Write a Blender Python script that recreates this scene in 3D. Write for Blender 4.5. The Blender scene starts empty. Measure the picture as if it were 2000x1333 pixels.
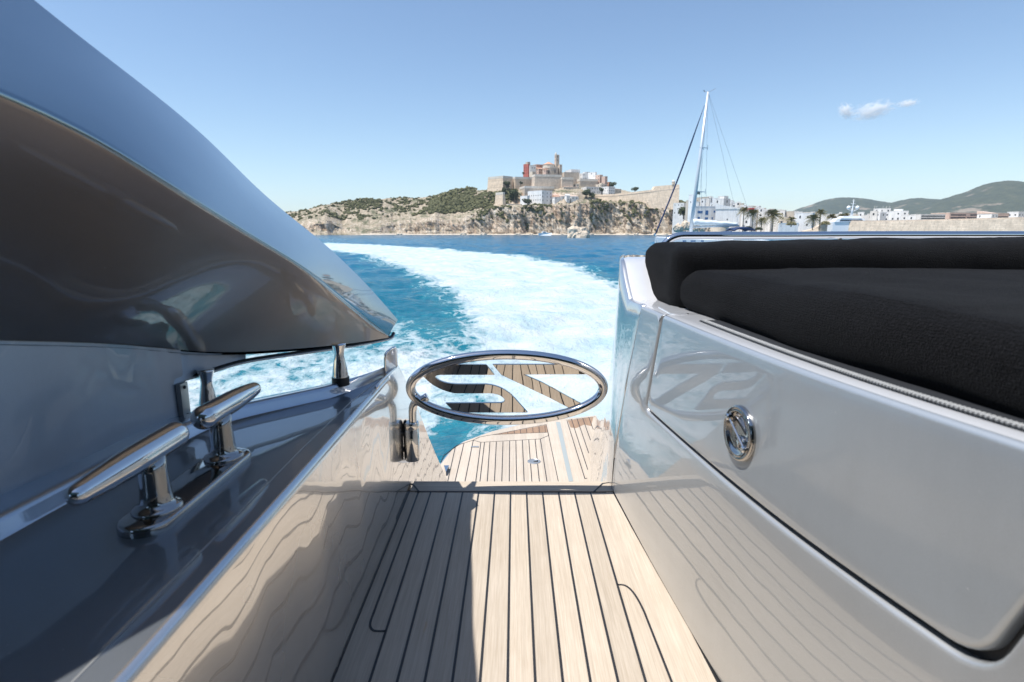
import bpy, bmesh, math, random
import numpy as np
from mathutils import Vector, Matrix

# ------------------------------------------------------------ camera, light, exposure
C = bpy.context.scene
COL = C.collection
F = 1111.1                                  # focal length in photo pixels (2000 wide), 20 mm on 36 mm
TH = math.atan((666.5 - 455) / F)           # pitch down
YAW = math.atan(5 / F)
CAMZ = 0.85
WATER = -1.45
HAZE = 0.00005
cd = bpy.data.cameras.new("Camera"); cam = bpy.data.objects.new("Camera", cd); COL.objects.link(cam)
cd.sensor_width = 36; cd.lens = 20.0; cd.clip_start = 0.02; cd.clip_end = 60000
cam.location = (0, 0, CAMZ); cam.rotation_euler = (math.pi / 2 - TH, 0, YAW)
cd.dof.use_dof = True; cd.dof.focus_distance = 2.6; cd.dof.aperture_fstop = 6.3
C.camera = cam
C.render.resolution_x = 1024; C.render.resolution_y = 682
C.view_settings.view_transform = 'Standard'; C.view_settings.look = 'None'
C.view_settings.gamma = 1; C.view_settings.exposure = 0.7
C.cycles.use_denoising = True
C.cycles.max_bounces = 8; C.cycles.glossy_bounces = 5; C.cycles.diffuse_bounces = 3
C.cycles.volume_bounces = 8; C.cycles.volume_step_rate = 1.0
C.cycles.sample_clamp_indirect = 6
C.cycles.caustics_reflective = False; C.cycles.caustics_refractive = False

# sun: from the left and a little aft, high
SA, SB = 0.42, 0.17                         # metres a shadow moves in x, y per metre of height
S = Vector((-SA, -SB, 1)).normalized()       # direction towards the sun
SEL = math.asin(S.z); SAZ = math.atan2(S.x, S.y)   # azimuth from +Y clockwise (towards +X)
W = bpy.data.worlds.new("World"); C.world = W; W.use_nodes = True
wn = W.node_tree; bgn = wn.nodes["Background"]
sky = wn.nodes.new("ShaderNodeTexSky"); sky.sky_type = 'NISHITA'; sky.sun_disc = False
sky.sun_elevation = SEL; sky.sun_rotation = SAZ
sky.air_density = 1.0; sky.dust_density = 0.4; sky.ozone_density = 1.5; sky.altitude = 0
tint = wn.nodes.new("ShaderNodeMix"); tint.data_type = 'RGBA'; tint.blend_type = 'MULTIPLY'; tint.inputs[0].default_value = 1; tint.inputs[7].default_value = (.945, .995, 1.03, 1)
wn.links.new(sky.outputs[0], tint.inputs[6]); wn.links.new(tint.outputs[2], bgn.inputs[0]); bgn.inputs[1].default_value = 0.098
sl = bpy.data.lights.new("Sun", 'SUN'); sun = bpy.data.objects.new("Sun", sl); COL.objects.link(sun)
sl.energy = 3.8; sl.angle = math.radians(0.53); sl.color = (1.0, 0.975, 0.935)
sun.rotation_euler = (-S).to_track_quat('-Z', 'Y').to_euler()

# ------------------------------------------------------------ small maths
_R = (Matrix.Rotation(YAW, 3, 'Z') @ Matrix.Rotation(math.pi / 2 - TH, 3, 'X'))
def ray(px, py):
    return _R @ Vector(((px - 1000) / F, (666.5 - py) / F, -1))
def atY(px, py, Y):
    d = ray(px, py); t = Y / d.y; return Vector((d.x * t, Y, CAMZ + d.z * t))
def atz(px, py, z):
    d = ray(px, py); t = (z - CAMZ) / d.z; return Vector((d.x * t, d.y * t, z))
def att(px, py, t):
    d = ray(px, py); return Vector((d.x * t, d.y * t, CAMZ + d.z * t))
def lerp_tab(tab, v):
    xs = [a for a, b in tab]; ys = [b for a, b in tab]
    return float(np.interp(v, xs, ys))
def smooth(a, b, x):
    t = np.clip((x - a) / (b - a), 0, 1); return t * t * (3 - 2 * t)

def _hash(ix, iy, seed):
    n = (ix.astype(np.int64) * 374761393 + iy.astype(np.int64) * 668265263 + seed * 1442695041) & 0xFFFFFFFF
    n = ((n ^ (n >> 13)) * 1274126177) & 0xFFFFFFFF
    n = n ^ (n >> 16)
    return (n & 0xFFFF) / 65535.0 * 2 - 1
def vnoise(x, y, seed=0):
    x = np.asarray(x, float); y = np.asarray(y, float)
    ix = np.floor(x); iy = np.floor(y); fx = x - ix; fy = y - iy
    fx = fx * fx * (3 - 2 * fx); fy = fy * fy * (3 - 2 * fy)
    ix = ix.astype(np.int64); iy = iy.astype(np.int64)
    a = _hash(ix, iy, seed); b = _hash(ix + 1, iy, seed); c = _hash(ix, iy + 1, seed); d = _hash(ix + 1, iy + 1, seed)
    return (a * (1 - fx) + b * fx) * (1 - fy) + (c * (1 - fx) + d * fx) * fy
def fbm(x, y, seed=0, o=4):
    s = 0; a = 1.0; f = 1.0; n = 0
    for i in range(o):
        s = s + a * vnoise(x * f, y * f, seed + i * 7); n += a; a *= .5; f *= 2.03
    return s / n

# ------------------------------------------------------------ object helpers
def tag(o, label=None, cat=None, group=None, kind=None):
    if label: o["label"] = label
    if cat: o["category"] = cat
    if group: o["group"] = group
    if kind: o["kind"] = kind
    return o
def empty(name, loc=(0, 0, 0), **k):
    o = bpy.data.objects.new(name, None); COL.objects.link(o); o.location = loc
    o.empty_display_size = .2; return tag(o, **k)
def mesh_obj(name, verts, faces, mats, parent=None, smooth_=False, midx=None, auto=None):
    me = bpy.data.meshes.new(name); me.from_pydata([tuple(v) for v in verts], [], faces)
    for m in (mats if isinstance(mats, (list, tuple)) else [mats]): me.materials.append(m)
    if midx is not None: me.polygons.foreach_set("material_index", midx)
    if smooth_: me.polygons.foreach_set("use_smooth", [True] * len(me.polygons))
    me.update()
    if auto is not None and smooth_:
        me.set_sharp_from_angle(angle=math.radians(auto))
    o = bpy.data.objects.new(name, me); COL.objects.link(o)
    if parent is not None:
        attach(o, parent)
    return o
def attach(o, parent):
    """parent without moving: meshes are written in world metres"""
    o.parent = parent
    if parent.parent is None: o.matrix_parent_inverse = Matrix.Translation(-parent.location)
class MB:
    """collects shapes, links them as one mesh object"""
    def __init__(s): s.v = []; s.f = []; s.m = []
    def add(s, v, f, mi=0):
        n = len(s.v); s.v += [tuple(a) for a in v]; s.f += [tuple(i + n for i in q) for q in f]; s.m += [mi] * len(f)
    def box(s, x0, x1, y0, y1, z0, z1, mi=0, rz=0, piv=None, taper=0):
        t = taper
        v = [(x0, y0, z0), (x1, y0, z0), (x1, y1, z0), (x0, y1, z0), (x0 + t, y0 + t, z1), (x1 - t, y0 + t, z1), (x1 - t, y1 - t, z1), (x0 + t, y1 - t, z1)]
        if rz:
            cx, cy = piv if piv else ((x0 + x1) / 2, (y0 + y1) / 2); c, n = math.cos(rz), math.sin(rz)
            v = [(cx + (a - cx) * c - (b - cy) * n, cy + (a - cx) * n + (b - cy) * c, z) for a, b, z in v]
        s.add(v, [(0, 3, 2, 1), (4, 5, 6, 7), (0, 1, 5, 4), (1, 2, 6, 5), (2, 3, 7, 6), (3, 0, 4, 7)], mi)
    def prism(s, pts, z0, z1, mi=0, top=None):
        """vertical prism of a plan polygon; top = other polygon for battered walls"""
        n = len(pts); top = top or pts
        v = [(a, b, z0) for a, b in pts] + [(a, b, z1) for a, b in top]
        f = [tuple(range(n - 1, -1, -1)), tuple(range(n, 2 * n))] + [(i, (i + 1) % n, n + (i + 1) % n, n + i) for i in range(n)]
        s.add(v, f, mi)
    def tube(s, pts, r, seg=12, mi=0, closed=False, cap=True):
        pts = [Vector(p) for p in pts]; n = len(pts)
        rs = r if isinstance(r, (list, tuple)) else [r] * n
        T = []
        for i in range(n):
            if closed: t = pts[(i + 1) % n] - pts[i - 1]
            else: t = pts[min(i + 1, n - 1)] - pts[max(i - 1, 0)]
            T.append(t.normalized() if t.length > 1e-9 else Vector((0, 0, 1)))
        up = Vector((0, 0, 1)) if abs(T[0].z) < .9 else Vector((0, 1, 0))
        N = (up - T[0] * up.dot(T[0])).normalized(); v = []; 
        for i in range(n):
            N = (N - T[i] * N.dot(T[i])).normalized(); B = T[i].cross(N)
            for k in range(seg):
                a = 2 * math.pi * k / seg
                v.append(pts[i] + (N * math.cos(a) + B * math.sin(a)) * rs[i])
        f = []
        for i in range(n if closed else n - 1):
            j = (i + 1) % n
            for k in range(seg):
                l = (k + 1) % seg
                f.append((i * seg + k, i * seg + l, j * seg + l, j * seg + k))
        if cap and not closed:
            f.append(tuple(range(seg - 1, -1, -1))); f.append(tuple((n - 1) * seg + k for k in range(seg)))
        s.add(v, f, mi)
    def lathe(s, prof, o=(0, 0, 0), axis=None, seg=24, mi=0, sy=1.0):
        """prof = [(radius, height)] round an axis"""
        ax = Vector(axis or (0, 0, 1)).normalized()
        u = ax.orthogonal().normalized() if abs(ax.z) < .99 else Vector((1, 0, 0)); w = ax.cross(u); o = Vector(o); v = []
        for r, h in prof:
            for k in range(seg):
                a = 2 * math.pi * k / seg
                v.append(o + ax * h + u * (math.cos(a) * r) + w * (math.sin(a) * r * sy))
        f = []
        for i in range(len(prof) - 1):
            for k in range(seg):
                l = (k + 1) % seg; f.append((i * seg + k, i * seg + l, (i + 1) * seg + l, (i + 1) * seg + k))
        f.append(tuple(range(seg - 1, -1, -1))); f.append(tuple((len(prof) - 1) * seg + k for k in range(seg)))
        s.add(v, f, mi)
    def grid(s, rows, mi=0, flip=False):
        n = len(rows[0]); v = [p for r in rows for p in r]; f = []
        for i in range(len(rows) - 1):
            for k in range(n - 1):
                q = (i * n + k, i * n + k + 1, (i + 1) * n + k + 1, (i + 1) * n + k)
                f.append(q[::-1] if flip else q)
        s.add(v, f, mi)
    def build(s, name, mats, parent=None, sm=False, auto=None):
        return mesh_obj(name, s.v, s.f, mats, parent, sm, s.m, auto)
def catmull(P, n):
    P = [Vector(p) for p in P]; Q = [P[0] * 2 - P[1]] + P + [P[-1] * 2 - P[-2]]; out = []
    for i in range(n):
        g = i / (n - 1) * (len(P) - 1); k = min(int(g), len(P) - 2); t = g - k
        a, b, c, d = Q[k:k + 4]
        out.append(.5 * ((2 * b) + (c - a) * t + (2 * a - 5 * b + 4 * c - d) * t * t + (3 * b - a - 3 * c + d) * t ** 3))
    return out
def inset(poly, d):
    n = len(poly); out = []
    A = sum(poly[i][0] * poly[(i + 1) % n][1] - poly[(i + 1) % n][0] * poly[i][1] for i in range(n))
    sg = 1 if A > 0 else -1
    for i in range(n):
        p = Vector(poly[i - 1]); q = Vector(poly[i]); r = Vector(poly[(i + 1) % n])
        a = (q - p).normalized(); b = (r - q).normalized()
        na = Vector((-a.y, a.x)) * sg; nb = Vector((-b.y, b.x)) * sg
        m = (na + nb); m = m / max(.2, 1 + na.dot(nb))
        out.append(tuple(q + m * d))
    return out
def round_poly(poly, rad, k=6):
    n = len(poly); out = []
    for i in range(n):
        r = rad[i] if isinstance(rad, (list, tuple)) else rad
        p = Vector(poly[i - 1]); q = Vector(poly[i]); s_ = Vector(poly[(i + 1) % n])
        if r <= 0: out.append(tuple(q)); continue
        a = (p - q); b = (s_ - q); L = min(r, a.length * .45, b.length * .45); a = q + a.normalized() * L; b = q + b.normalized() * L
        for j in range(k + 1):
            t = j / k; out.append(tuple(a * (1 - t) ** 2 + q * 2 * t * (1 - t) + b * t * t))
    return out
def panel(name, poly, fmap, r, mat, parent, cuts_a=(), cuts_b=(), depth=.02, noise=None):
    """a shell panel with a rolled edge: poly in (a,b), fmap(a,b,d)->xyz, d = how far it stands out (negative = in)"""
    bm = bmesh.new(); K = 4
    loops = [[bm.verts.new((a, b, -depth)) for a, b in poly]]
    for k in range(K + 1):
        ph = math.pi / 2 * k / K
        loops.append([bm.verts.new((a, b, -r * (1 - math.sin(ph)))) for a, b in inset(poly, r * (1 - math.cos(ph)) + 1e-5)])
    n = len(poly)
    for l0, l1 in zip(loops, loops[1:]):
        for i in range(n):
            j = (i + 1) % n; bm.faces.new((l0[i], l0[j], l1[j], l1[i]))
    bm.faces.new(loops[-1])
    bmesh.ops.recalc_face_normals(bm, faces=bm.faces)
    for a in cuts_a:
        bmesh.ops.bisect_plane(bm, geom=bm.verts[:] + bm.edges[:] + bm.faces[:], plane_co=(a, 0, 0), plane_no=(1, 0, 0))
    for b in cuts_b:
        bmesh.ops.bisect_plane(bm, geom=bm.verts[:] + bm.edges[:] + bm.faces[:], plane_co=(0, b, 0), plane_no=(0, 1, 0))
    big = [f for f in bm.faces if len(f.verts) > 4]
    bmesh.ops.triangulate(bm, faces=big)
    for v in bm.verts: v.co = Vector(fmap(v.co.x, v.co.y, v.co.z))
    bmesh.ops.recalc_face_normals(bm, faces=bm.faces)
    me = bpy.data.meshes.new(name); bm.to_mesh(me); bm.free(); me.materials.append(mat)
    me.polygons.foreach_set("use_smooth", [True] * len(me.polygons)); me.update()
    o = bpy.data.objects.new(name, me); COL.objects.link(o)
    if parent: attach(o, parent)
    return o

# ------------------------------------------------------------ materials
def mat(name, color=(.5, .5, .5), rough=.5, metal=0.0, **k):
    m = bpy.data.materials.new(name); m.use_nodes = True
    b = m.node_tree.nodes["Principled BSDF"]
    b.inputs["Base Color"].default_value = (*color, 1); b.inputs["Roughness"].default_value = rough; b.inputs["Metallic"].default_value = metal
    for kk, v in k.items():
        b.inputs[kk.replace("_", " ")].default_value = v
    return m
class NT:
    def __init__(s, m): s.m = m; s.t = m.node_tree; s.b = s.t.nodes["Principled BSDF"]
    def n(s, typ, **k):
        x = s.t.nodes.new("ShaderNode" + typ)
        for a, v in k.items():
            if hasattr(x, a): setattr(x, a, v)
            else: x.inputs[a.replace("_", " ")].default_value = v
        return x
    def l(s, a, b): s.t.links.new(a, b)
    def coord(s, sc=(1, 1, 1), rot=(0, 0, 0), loc=(0, 0, 0), which="Object"):
        t = s.n("TexCoord"); m = s.n("Mapping"); m.inputs["Scale"].default_value = sc; m.inputs["Rotation"].default_value = rot; m.inputs["Location"].default_value = loc
        s.l(t.outputs[which], m.inputs[0]); return m.outputs[0]
    def noise(s, vec, scale=5, detail=4, rough=.5, dist=0):
        x = s.n("TexNoise"); x.inputs["Scale"].default_value = scale; x.inputs["Detail"].default_value = detail; x.inputs["Roughness"].default_value = rough; x.inputs["Distortion"].default_value = dist
        s.l(vec, x.inputs["Vector"]); return x.outputs["Fac"]
    def ramp(s, fac, stops, interp='LINEAR'):
        x = s.n("ValToRGB"); e = x.color_ramp; e.interpolation = interp
        while len(e.elements) < len(stops): e.elements.new(.5)
        for i, (p, c) in enumerate(stops):
            e.elements[i].position = p; e.elements[i].color = (*c, 1) if len(c) == 3 else c
        s.l(fac, x.inputs[0]); return x.outputs[0]
    def math(s, op, a, b=None, clamp=False):
        x = s.n("Math", operation=op); x.use_clamp = clamp
        for i, v in enumerate((a, b)):
            if v is None: continue
            if isinstance(v, (int, float)): x.inputs[i].default_value = v
            else: s.l(v, x.inputs[i])
        return x.outputs[0]
    def mix(s, fac, a, b, blend='MIX'):
        x = s.n("Mix"); x.data_type = 'RGBA'; x.blend_type = blend
        for i, v in ((0, fac), (6, a), (7, b)):
            if isinstance(v, (int, float)): x.inputs[i].default_value = v
            elif isinstance(v, tuple): x.inputs[i].default_value = (*v, 1)
            else: s.l(v, x.inputs[i])
        return x.outputs[2]
    def bump(s, h, strength=.3, dist=.01, normal=None):
        x = s.n("Bump"); x.inputs["Strength"].default_value = strength; x.inputs["Distance"].default_value = dist
        s.l(h, x.inputs["Height"])
        if normal: s.l(normal, x.inputs["Normal"])
        return x.outputs[0]

def paint(name, color, rough=.36, coat_ior=2.2, metal=.85, coat=1.0, wave=.10):
    m = mat(name, color, rough, metal); t = NT(m)
    t.b.inputs["Coat Weight"].default_value = coat; t.b.inputs["Coat Roughness"].default_value = .012; t.b.inputs["Coat IOR"].default_value = coat_ior
    v = t.coord(); n1 = t.noise(v, 2600, 1, .5); n2 = t.noise(v, 3.0, 4)
    fl = t.ramp(n1, [(.3, (.86,) * 3), (.72, (1.12,) * 3)])
    sp = t.ramp(t.noise(v, 170, 2, .5), [(.765, (0,) * 3), (.80, (.5,) * 3)])      # dried salt specks
    sm_ = t.ramp(t.noise(t.coord((1, 1, .35)), 7, 5, .65), [(.5, (1,) * 3), (.72, (.93,) * 3)])
    t.l(t.mix(sp, t.mix(1.0, t.mix(1.0, tuple(color), fl, 'MULTIPLY'), sm_, 'MULTIPLY'), (.75, .75, .74)), t.b.inputs["Base Color"])
    t.l(t.ramp(sp, [(0, (.012,) * 3), (.5, (.25,) * 3)]), t.b.inputs['Coat Roughness'])
    t.l(t.ramp(n2, [(.3, (rough - .03,) * 3), (.7, (rough + .04,) * 3)]), t.b.inputs["Roughness"])
    # orange-peel of the clearcoat, very shallow
    cb = t.bump(t.noise(v, 5.5, 2, .5), wave, .02)
    t.l(cb, t.b.inputs["Coat Normal"])
    return m
M = {}
M['paint'] = paint("silver_paint", (.42, .45, .475), .40, 1.6, .45, 1.0, .025)
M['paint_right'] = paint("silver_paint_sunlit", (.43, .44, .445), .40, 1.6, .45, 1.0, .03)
M['paint_wall'] = paint("silver_paint_wall", (.68, .655, .62), .26, 2.9, .85, 1.0, .045)
M['paint_top'] = paint("pale_silver_paint", (.66, .665, .68), .42, 1.6, .25)
M['paint_deck'] = paint("shaded_silver_paint", (.25, .27, .295), .42, 1.7, .75, 1.0, .035)  # same silver paint, darkened in its colour for shade and the wing's dark reflection
M['paint_coaming'] = paint("sky_lit_silver_paint", (.42, .47, .54), .30, 2.9, .85, 1.0, .03)  # same silver paint, lighter and bluer to imitate sky reflected on the rim
M['paint_panel'] = paint("sky_tinted_silver_paint", (.46, .52, .59), .48, 1.35, .4)  # silver paint tinted blue: the sky's reflection is put into the colour
M['paint_wing'] = paint("sky_blue_silver_paint", (.14, .235, .30), .24, 2.5, .85, 1.0, .03)  # blue of the reflected sky is mixed into the silver paint's colour
M['paint_inner_face'] = paint("brown_shaded_silver_paint", (.32, .285, .26), .42, 1.55, .85, 1.0, .05)  # wing's own paint in brown, standing for shade and teak reflected from below
M['chrome'] = mat("polished_steel", (.72, .71, .70), .035, 1.0)
t = NT(M['chrome']); v = t.coord(); t.l(t.bump(t.noise(v, 26, 2), .05, .004), t.b.inputs["Normal"])
t.l(t.ramp(t.noise(v, 60, 5, .7), [(.4, (.025,) * 3), (.75, (.09,) * 3)]), t.b.inputs["Roughness"])
M['dark_chrome'] = mat("darkened_chrome", (.42, .40, .38), .07, 1.0)  # darker than the polished steel, to stand for dark reflections
M['steel_plate'] = mat("mirror_plate", (.56, .53, .50), .012, 1.0)
t = NT(M['steel_plate']); v = t.coord(); t.l(t.bump(t.noise(v, 6, 1), .05, .02), t.b.inputs["Normal"])
M['brushed'] = mat("brushed_steel", (.50, .50, .49), .45, .8)
M['slot'] = mat("slot_grey", (.34, .37, .36), .5)
M['rubber'] = mat("black_rubber", (.012, .013, .015), .55)
M['dark'] = mat("dark_gap", (.02, .022, .026), .6)
M['strip'] = mat("ribbed_strip", (.50, .50, .49), .5)

def teak(name, base, dark, pw, x0, grain=1.0, angle=0):
    m = mat(name, base, .62); t = NT(m)
    co = t.coord(rot=(0, 0, angle)); sx = t.n("SeparateXYZ"); t.l(co, sx.inputs[0])
    idx = t.math('FLOOR', t.math('DIVIDE', t.math('SUBTRACT', sx.outputs[0], x0), pw))
    wn_ = t.n("TexWhiteNoise"); wn_.noise_dimensions = '1D'; t.l(idx, wn_.inputs["W"])
    # grain: long streaks, shifted per plank
    off = t.n("CombineXYZ"); t.l(t.math('MULTIPLY', wn_.outputs[0], 40), off.inputs[1]); t.l(t.math('MULTIPLY', wn_.outputs[0], 3), off.inputs[0])
    ad = t.n("VectorMath", operation='ADD'); t.l(co, ad.inputs[0]); t.l(off.outputs[0], ad.inputs[1])
    mp = t.n("Mapping"); mp.inputs["Scale"].default_value = (420 * grain, 9, 60); t.l(ad.outputs[0], mp.inputs[0])
    g1 = t.noise(mp.outputs[0], 1, 5, .65, .3)
    mp2 = t.n("Mapping"); mp2.inputs["Scale"].default_value = (90, 1.6, 20); t.l(ad.outputs[0], mp2.inputs[0])
    g2 = t.noise(mp2.outputs[0], 1, 3, .5, 1.2)
    blot = t.noise(co, 4.5, 4, .6)
    c1 = t.mix(t.ramp(g1, [(.38, (0,) * 3), (.66, (1,) * 3)]), tuple(dark), tuple(base))
    c2 = t.mix(t.math('MULTIPLY', t.ramp(g2, [(.45, (0,) * 3), (.62, (1,) * 3)]), .35), c1, tuple(a * .8 for a in dark))
    c3 = t.mix(t.ramp(blot, [(.30, (.22,) * 3), (.62, (0,) * 3)]), c2, (base[0] * 1.08, base[1] * 1.1, base[2] * 1.15))
    pv = t.ramp(wn_.outputs[0], [(0, (.90, .895, .88)), (.5, (1, .99, .97)), (1, (1.06, 1.05, 1.03))])
    c4 = t.mix(1, c3, pv, 'MULTIPLY')
    # small tan worn stains
    st = t.noise(t.coord((1, .35, 1)), 22, 3, .5)
    c5 = t.mix(t.ramp(st, [(.70, (0,) * 3), (.76, (.55,) * 3)]), c4, (base[0] * .85, base[1] * .66, base[2] * .5))
    t.l(c5, t.b.inputs["Base Color"])
    t.l(t.bump(g1, .35, .0012), t.b.inputs["Normal"])
    return m
PW = 0.0532
M['teak'] = teak("weathered_teak", (.58, .50, .41), (.46, .38, .295), PW, -0.0128)
M['teak2'] = teak("platform_teak", (.57, .49, .405), (.48, .40, .315), PW, 0.0)
M['teak_wet'] = teak("damp_teak", (.36, .235, .15), (.28, .175, .11), PW, 0.0)
M['teak_x'] = teak("threshold_teak", (.61, .525, .43), (.46, .385, .30), PW, 0.0, 1.0, math.pi / 2)
M['caulk'] = mat("black_caulking", (.018, .019, .022), .5)

m = mat("black_terry", (.012, .012, .014), .95); M['terry'] = m; t = NT(m)
t.b.inputs["Sheen Weight"].default_value = .03; t.b.inputs["Sheen Roughness"].default_value = .45; t.b.inputs["Specular IOR Level"].default_value = .1
v = t.coord((1, .6, 1)); w1 = t.n("TexWave"); w1.inputs["Scale"].default_value = 85; w1.inputs["Distortion"].default_value = 6; w1.inputs["Detail"].default_value = 3; w1.inputs["Detail Scale"].default_value = 2.5
w1.bands_direction = 'Z'; t.l(t.coord((1, .25, 1), (0, .05, .0)), w1.inputs[0])
v2 = t.n("TexVoronoi"); v2.inputs["Scale"].default_value = 420; t.l(t.coord(), v2.inputs["Vector"])
h = t.math('ADD', t.math('MULTIPLY', w1.outputs["Fac"], .22), t.math('ADD', t.math('MULTIPLY', t.noise(t.coord((1, .6, 1)), 380, 4, .75), 1.3), t.math('MULTIPLY', v2.outputs["Distance"], .6)))
t.l(t.bump(h, 1.0, .0034), t.b.inputs["Normal"])
t.l(t.ramp(t.noise(t.coord(), 420, 4, .7), [(.35, (.0015, .0015, .0018)), (.56, (.005, .005, .006)), (.74, (.026, .026, .029))]), t.b.inputs["Base Color"])
# ============================================================ THE YACHT WE STAND ON
Y0 = empty("motor_yacht", (0, 1.0, 0), label="silver motor yacht with teak side passage, chrome cleat and oval gate, seen from aboard", cat="yacht")

# ---- teak passage deck
DX0, DX1 = -.352, .345
YE = 1.77
DKR = [(-1.6, .40), (.80, .396), (.955, .392), (1.03, .388), (1.2, .3735), (1.37, .357), (1.66, .334), (1.77, .327), (1.9, .32)]
def deckx(side, Y):    # edge of the passage at deck level
    return -.349 if side < 0 else lerp_tab(DKR, Y)
mb = MB()
ys = np.linspace(-1.6, YE, 16)
mb.grid([[(deckx(-1, y), y, 0.0), (deckx(1, y), y, 0.0)] for y in ys], 0, True)
deck = mb.build("teak_deck", [M['teak']], Y0)
def strip(mb, pts, w, z, h=.0012, mi=0):
    """flat caulking line along a polyline, standing h proud of the planks"""
    P = [Vector((p[0], p[1])) for p in pts]; L = []; R = []
    for i, p in enumerate(P):
        a = (P[i] - P[i - 1]).normalized() if i else None; b = (P[i + 1] - P[i]).normalized() if i < len(P) - 1 else None
        d = ((a or b) + (b or a)).normalized(); n = Vector((-d.y, d.x)); k = w / 2 / max(.5, n.dot(Vector((-(a or b).y, (a or b).x))))
        L.append(p + n * k); R.append(p - n * k)
    n = len(P); v = [(q.x, q.y, z + h) for q in L] + [(q.x, q.y, z + h) for q in R] + [(q.x, q.y, z - .003) for q in L] + [(q.x, q.y, z - .003) for q in R]
    f = []
    for i in range(n - 1):
        f += [(i, n + i, n + i + 1, i + 1), (i, i + 1, 2 * n + i + 1, 2 * n + i), (n + i + 1, n + i, 3 * n + i, 3 * n + i + 1)]
    mb.add(v, f, mi)
CX = -.0128
cw = .0052
mb = MB()
bx = lambda k: CX + PW * k
for k in range(-4, 6):
    strip(mb, [(bx(k), -1.6), (bx(k), YE)], cw, 0)
strip(mb, [(bx(-5), -1.6), (bx(-5), YE)], cw, 0)
# mitred margin on the left, hooked end
arc = lambda a, b, c, n=9: [tuple(Vector(a) * (1 - t) ** 2 + Vector(b) * 2 * t * (1 - t) + Vector(c) * t * t) for t in np.linspace(0, 1, n)]
lp = [(bx(-5), 1.094)] + arc((bx(-5) - .018, 1.094), (bx(-6) + .014, 1.094), (bx(-6) + .012, 1.13)) + [(bx(-6) + .012, YE)]
strip(mb, lp, cw, 0)
# right notch and sprung plank
rp = [(bx(5), 1.262)] + arc((bx(5) + .010, 1.262), (bx(5) + .036, 1.262), (bx(6) - .010, 1.16)) + [(bx(6) + .002, .8), (bx(6), -1.6)]
strip(mb, rp, cw * .9, 0)
mb.build("deck_caulking", [M['caulk']], Y0)
# perimeter gap
mb = MB()
for s_ in (-1, 1):
    g = [[(deckx(s_, y), y, .0015), (deckx(s_, y) + s_ * .010, y, .0015)] for y in ys]
    mb.grid(g, 0, s_ < 0)
    mb.grid([[(deckx(s_, y) + s_ * .0, y, .0015), (deckx(s_, y) + s_ * 0, y, -.03)] for y in ys], 0, s_ > 0)
mb.build("deck_edge_seal", [M['rubber']], Y0)
# threshold (raised lip) with mitred ends
ZL = .003; xl, xr = -.349, .332
mb = MB(); mb.box(xl, xr, YE + .003, YE + .078, -.05, ZL)
lip = mb.build("threshold", [M['teak_x']], Y0)
bv = lip.modifiers.new("b", 'BEVEL'); bv.width = .002; bv.segments = 2
mb = MB(); z2 = lambda x, y: (lambda p: (p.x, p.y))(atz(x, y, ZL))
strip(mb, [z2(791, 936), z2(791.5, 945), z2(806, 946), z2(818.5, 961)], cw, ZL)
strip(mb, [z2(1192, 943), z2(1177, 945), z2(1160, 961)], cw, ZL)
strip(mb, [(bx(-6), YE), (bx(6) - .0, YE)], cw, 0)
mb.build("threshold_caulking", [M['caulk']], Y0)
# steps down to the platform
for i in range(3):
    mb = MB(); z = -.23 * (i + 1)
    mb.box(-.37, .36 + .03 * i, YE + .08 + .24 * i, YE + .08 + .24 * (i + 1) - .002, z - .04, z, 0)
    mb.box(-.37, .36 + .03 * i, YE + .09 + .24 * i, YE + .105 + .24 * i, z + .002, z + (.23 if i else .19) - .003, 1)
    mb.build("step", [M['teak2'], M['paint']], Y0)

# ---- swim platform
PZ = -.92
edge = [(866, 897), (880, 879), (905, 862), (960, 842), (1020, 828), (1090, 819), (1162, 811)]
ew = [atz(x, y, PZ) for x, y in edge]
outl = [(-.64, 2.3), (-.66, 3.2), (-.655, 3.8)] + [(p.x, p.y) for p in ew] + [(1.6, 5.62), (2.6, 5.72), (3.6, 5.66), (4.4, 5.4), (4.4, 2.3)]
mb = MB(); mb.prism(outl, PZ - .16, PZ - .004); mb.build("platform_body", [M['paint']], Y0)
mb = MB(); ins = inset(outl, .012)
mb.prism(ins, PZ - .02, PZ); plat = mb.build("swim_platform", [M['teak2']], Y0)
mb = MB()
def pl(*pts): return [(lambda p: (p.x, p.y))(atz(x, y, PZ)) for x, y in pts]
def reg(*pts): return pl(*[(720 + x / 3.704, 660 + y / 3.704) for x, y in pts])
pc = .0062
# main planks: from the near edge to the hatch frame / edge line
for (xb, xt, yt) in [(572, 690, 762), (625, 690, 762), (697, 757, 742), (775, 812, 757), (805, 838, 757), (858, 877, 757), (910, 924, 755), (963, 972, 752), (1017, 1020, 748), (1070, 1065, 745), (1125, 1112, 742), (1181, 1158, 738), (1235, 1204, 735), (1290, 1242, 733)]:
    p = reg((xb, 1040), (xt, yt))
    if xb == 572: p = reg((572, 1040), (628, 788))
    d = Vector(p[0]) - Vector(p[1]); p[0] = tuple(Vector(p[0]) + d * .55)
    strip(mb, p, pc, PZ)
strip(mb, reg((523, 900), (545, 850), (572, 832), (637, 780), (755, 742), (805, 718), (940, 695), (1140, 655), (1285, 628)), pc, PZ)      # inner margin
strip(mb, reg((755, 742), (812, 757), (1242, 733), (1302, 708), (1297, 685)), pc, PZ)
strip(mb, reg((905, 702), (1297, 685)), pc * .8, PZ)
strip(mb, reg((1285, 628), (1302, 708), (1372, 1040)), pc * .8, PZ)
for i, x in enumerate((962, 1008, 1055, 1100, 1145, 1190, 1235, 1278)):
    strip(mb, reg((x, 696 - i * 1.3), (x - 3, 690 - i * 8)), pc * .8, PZ)
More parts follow.
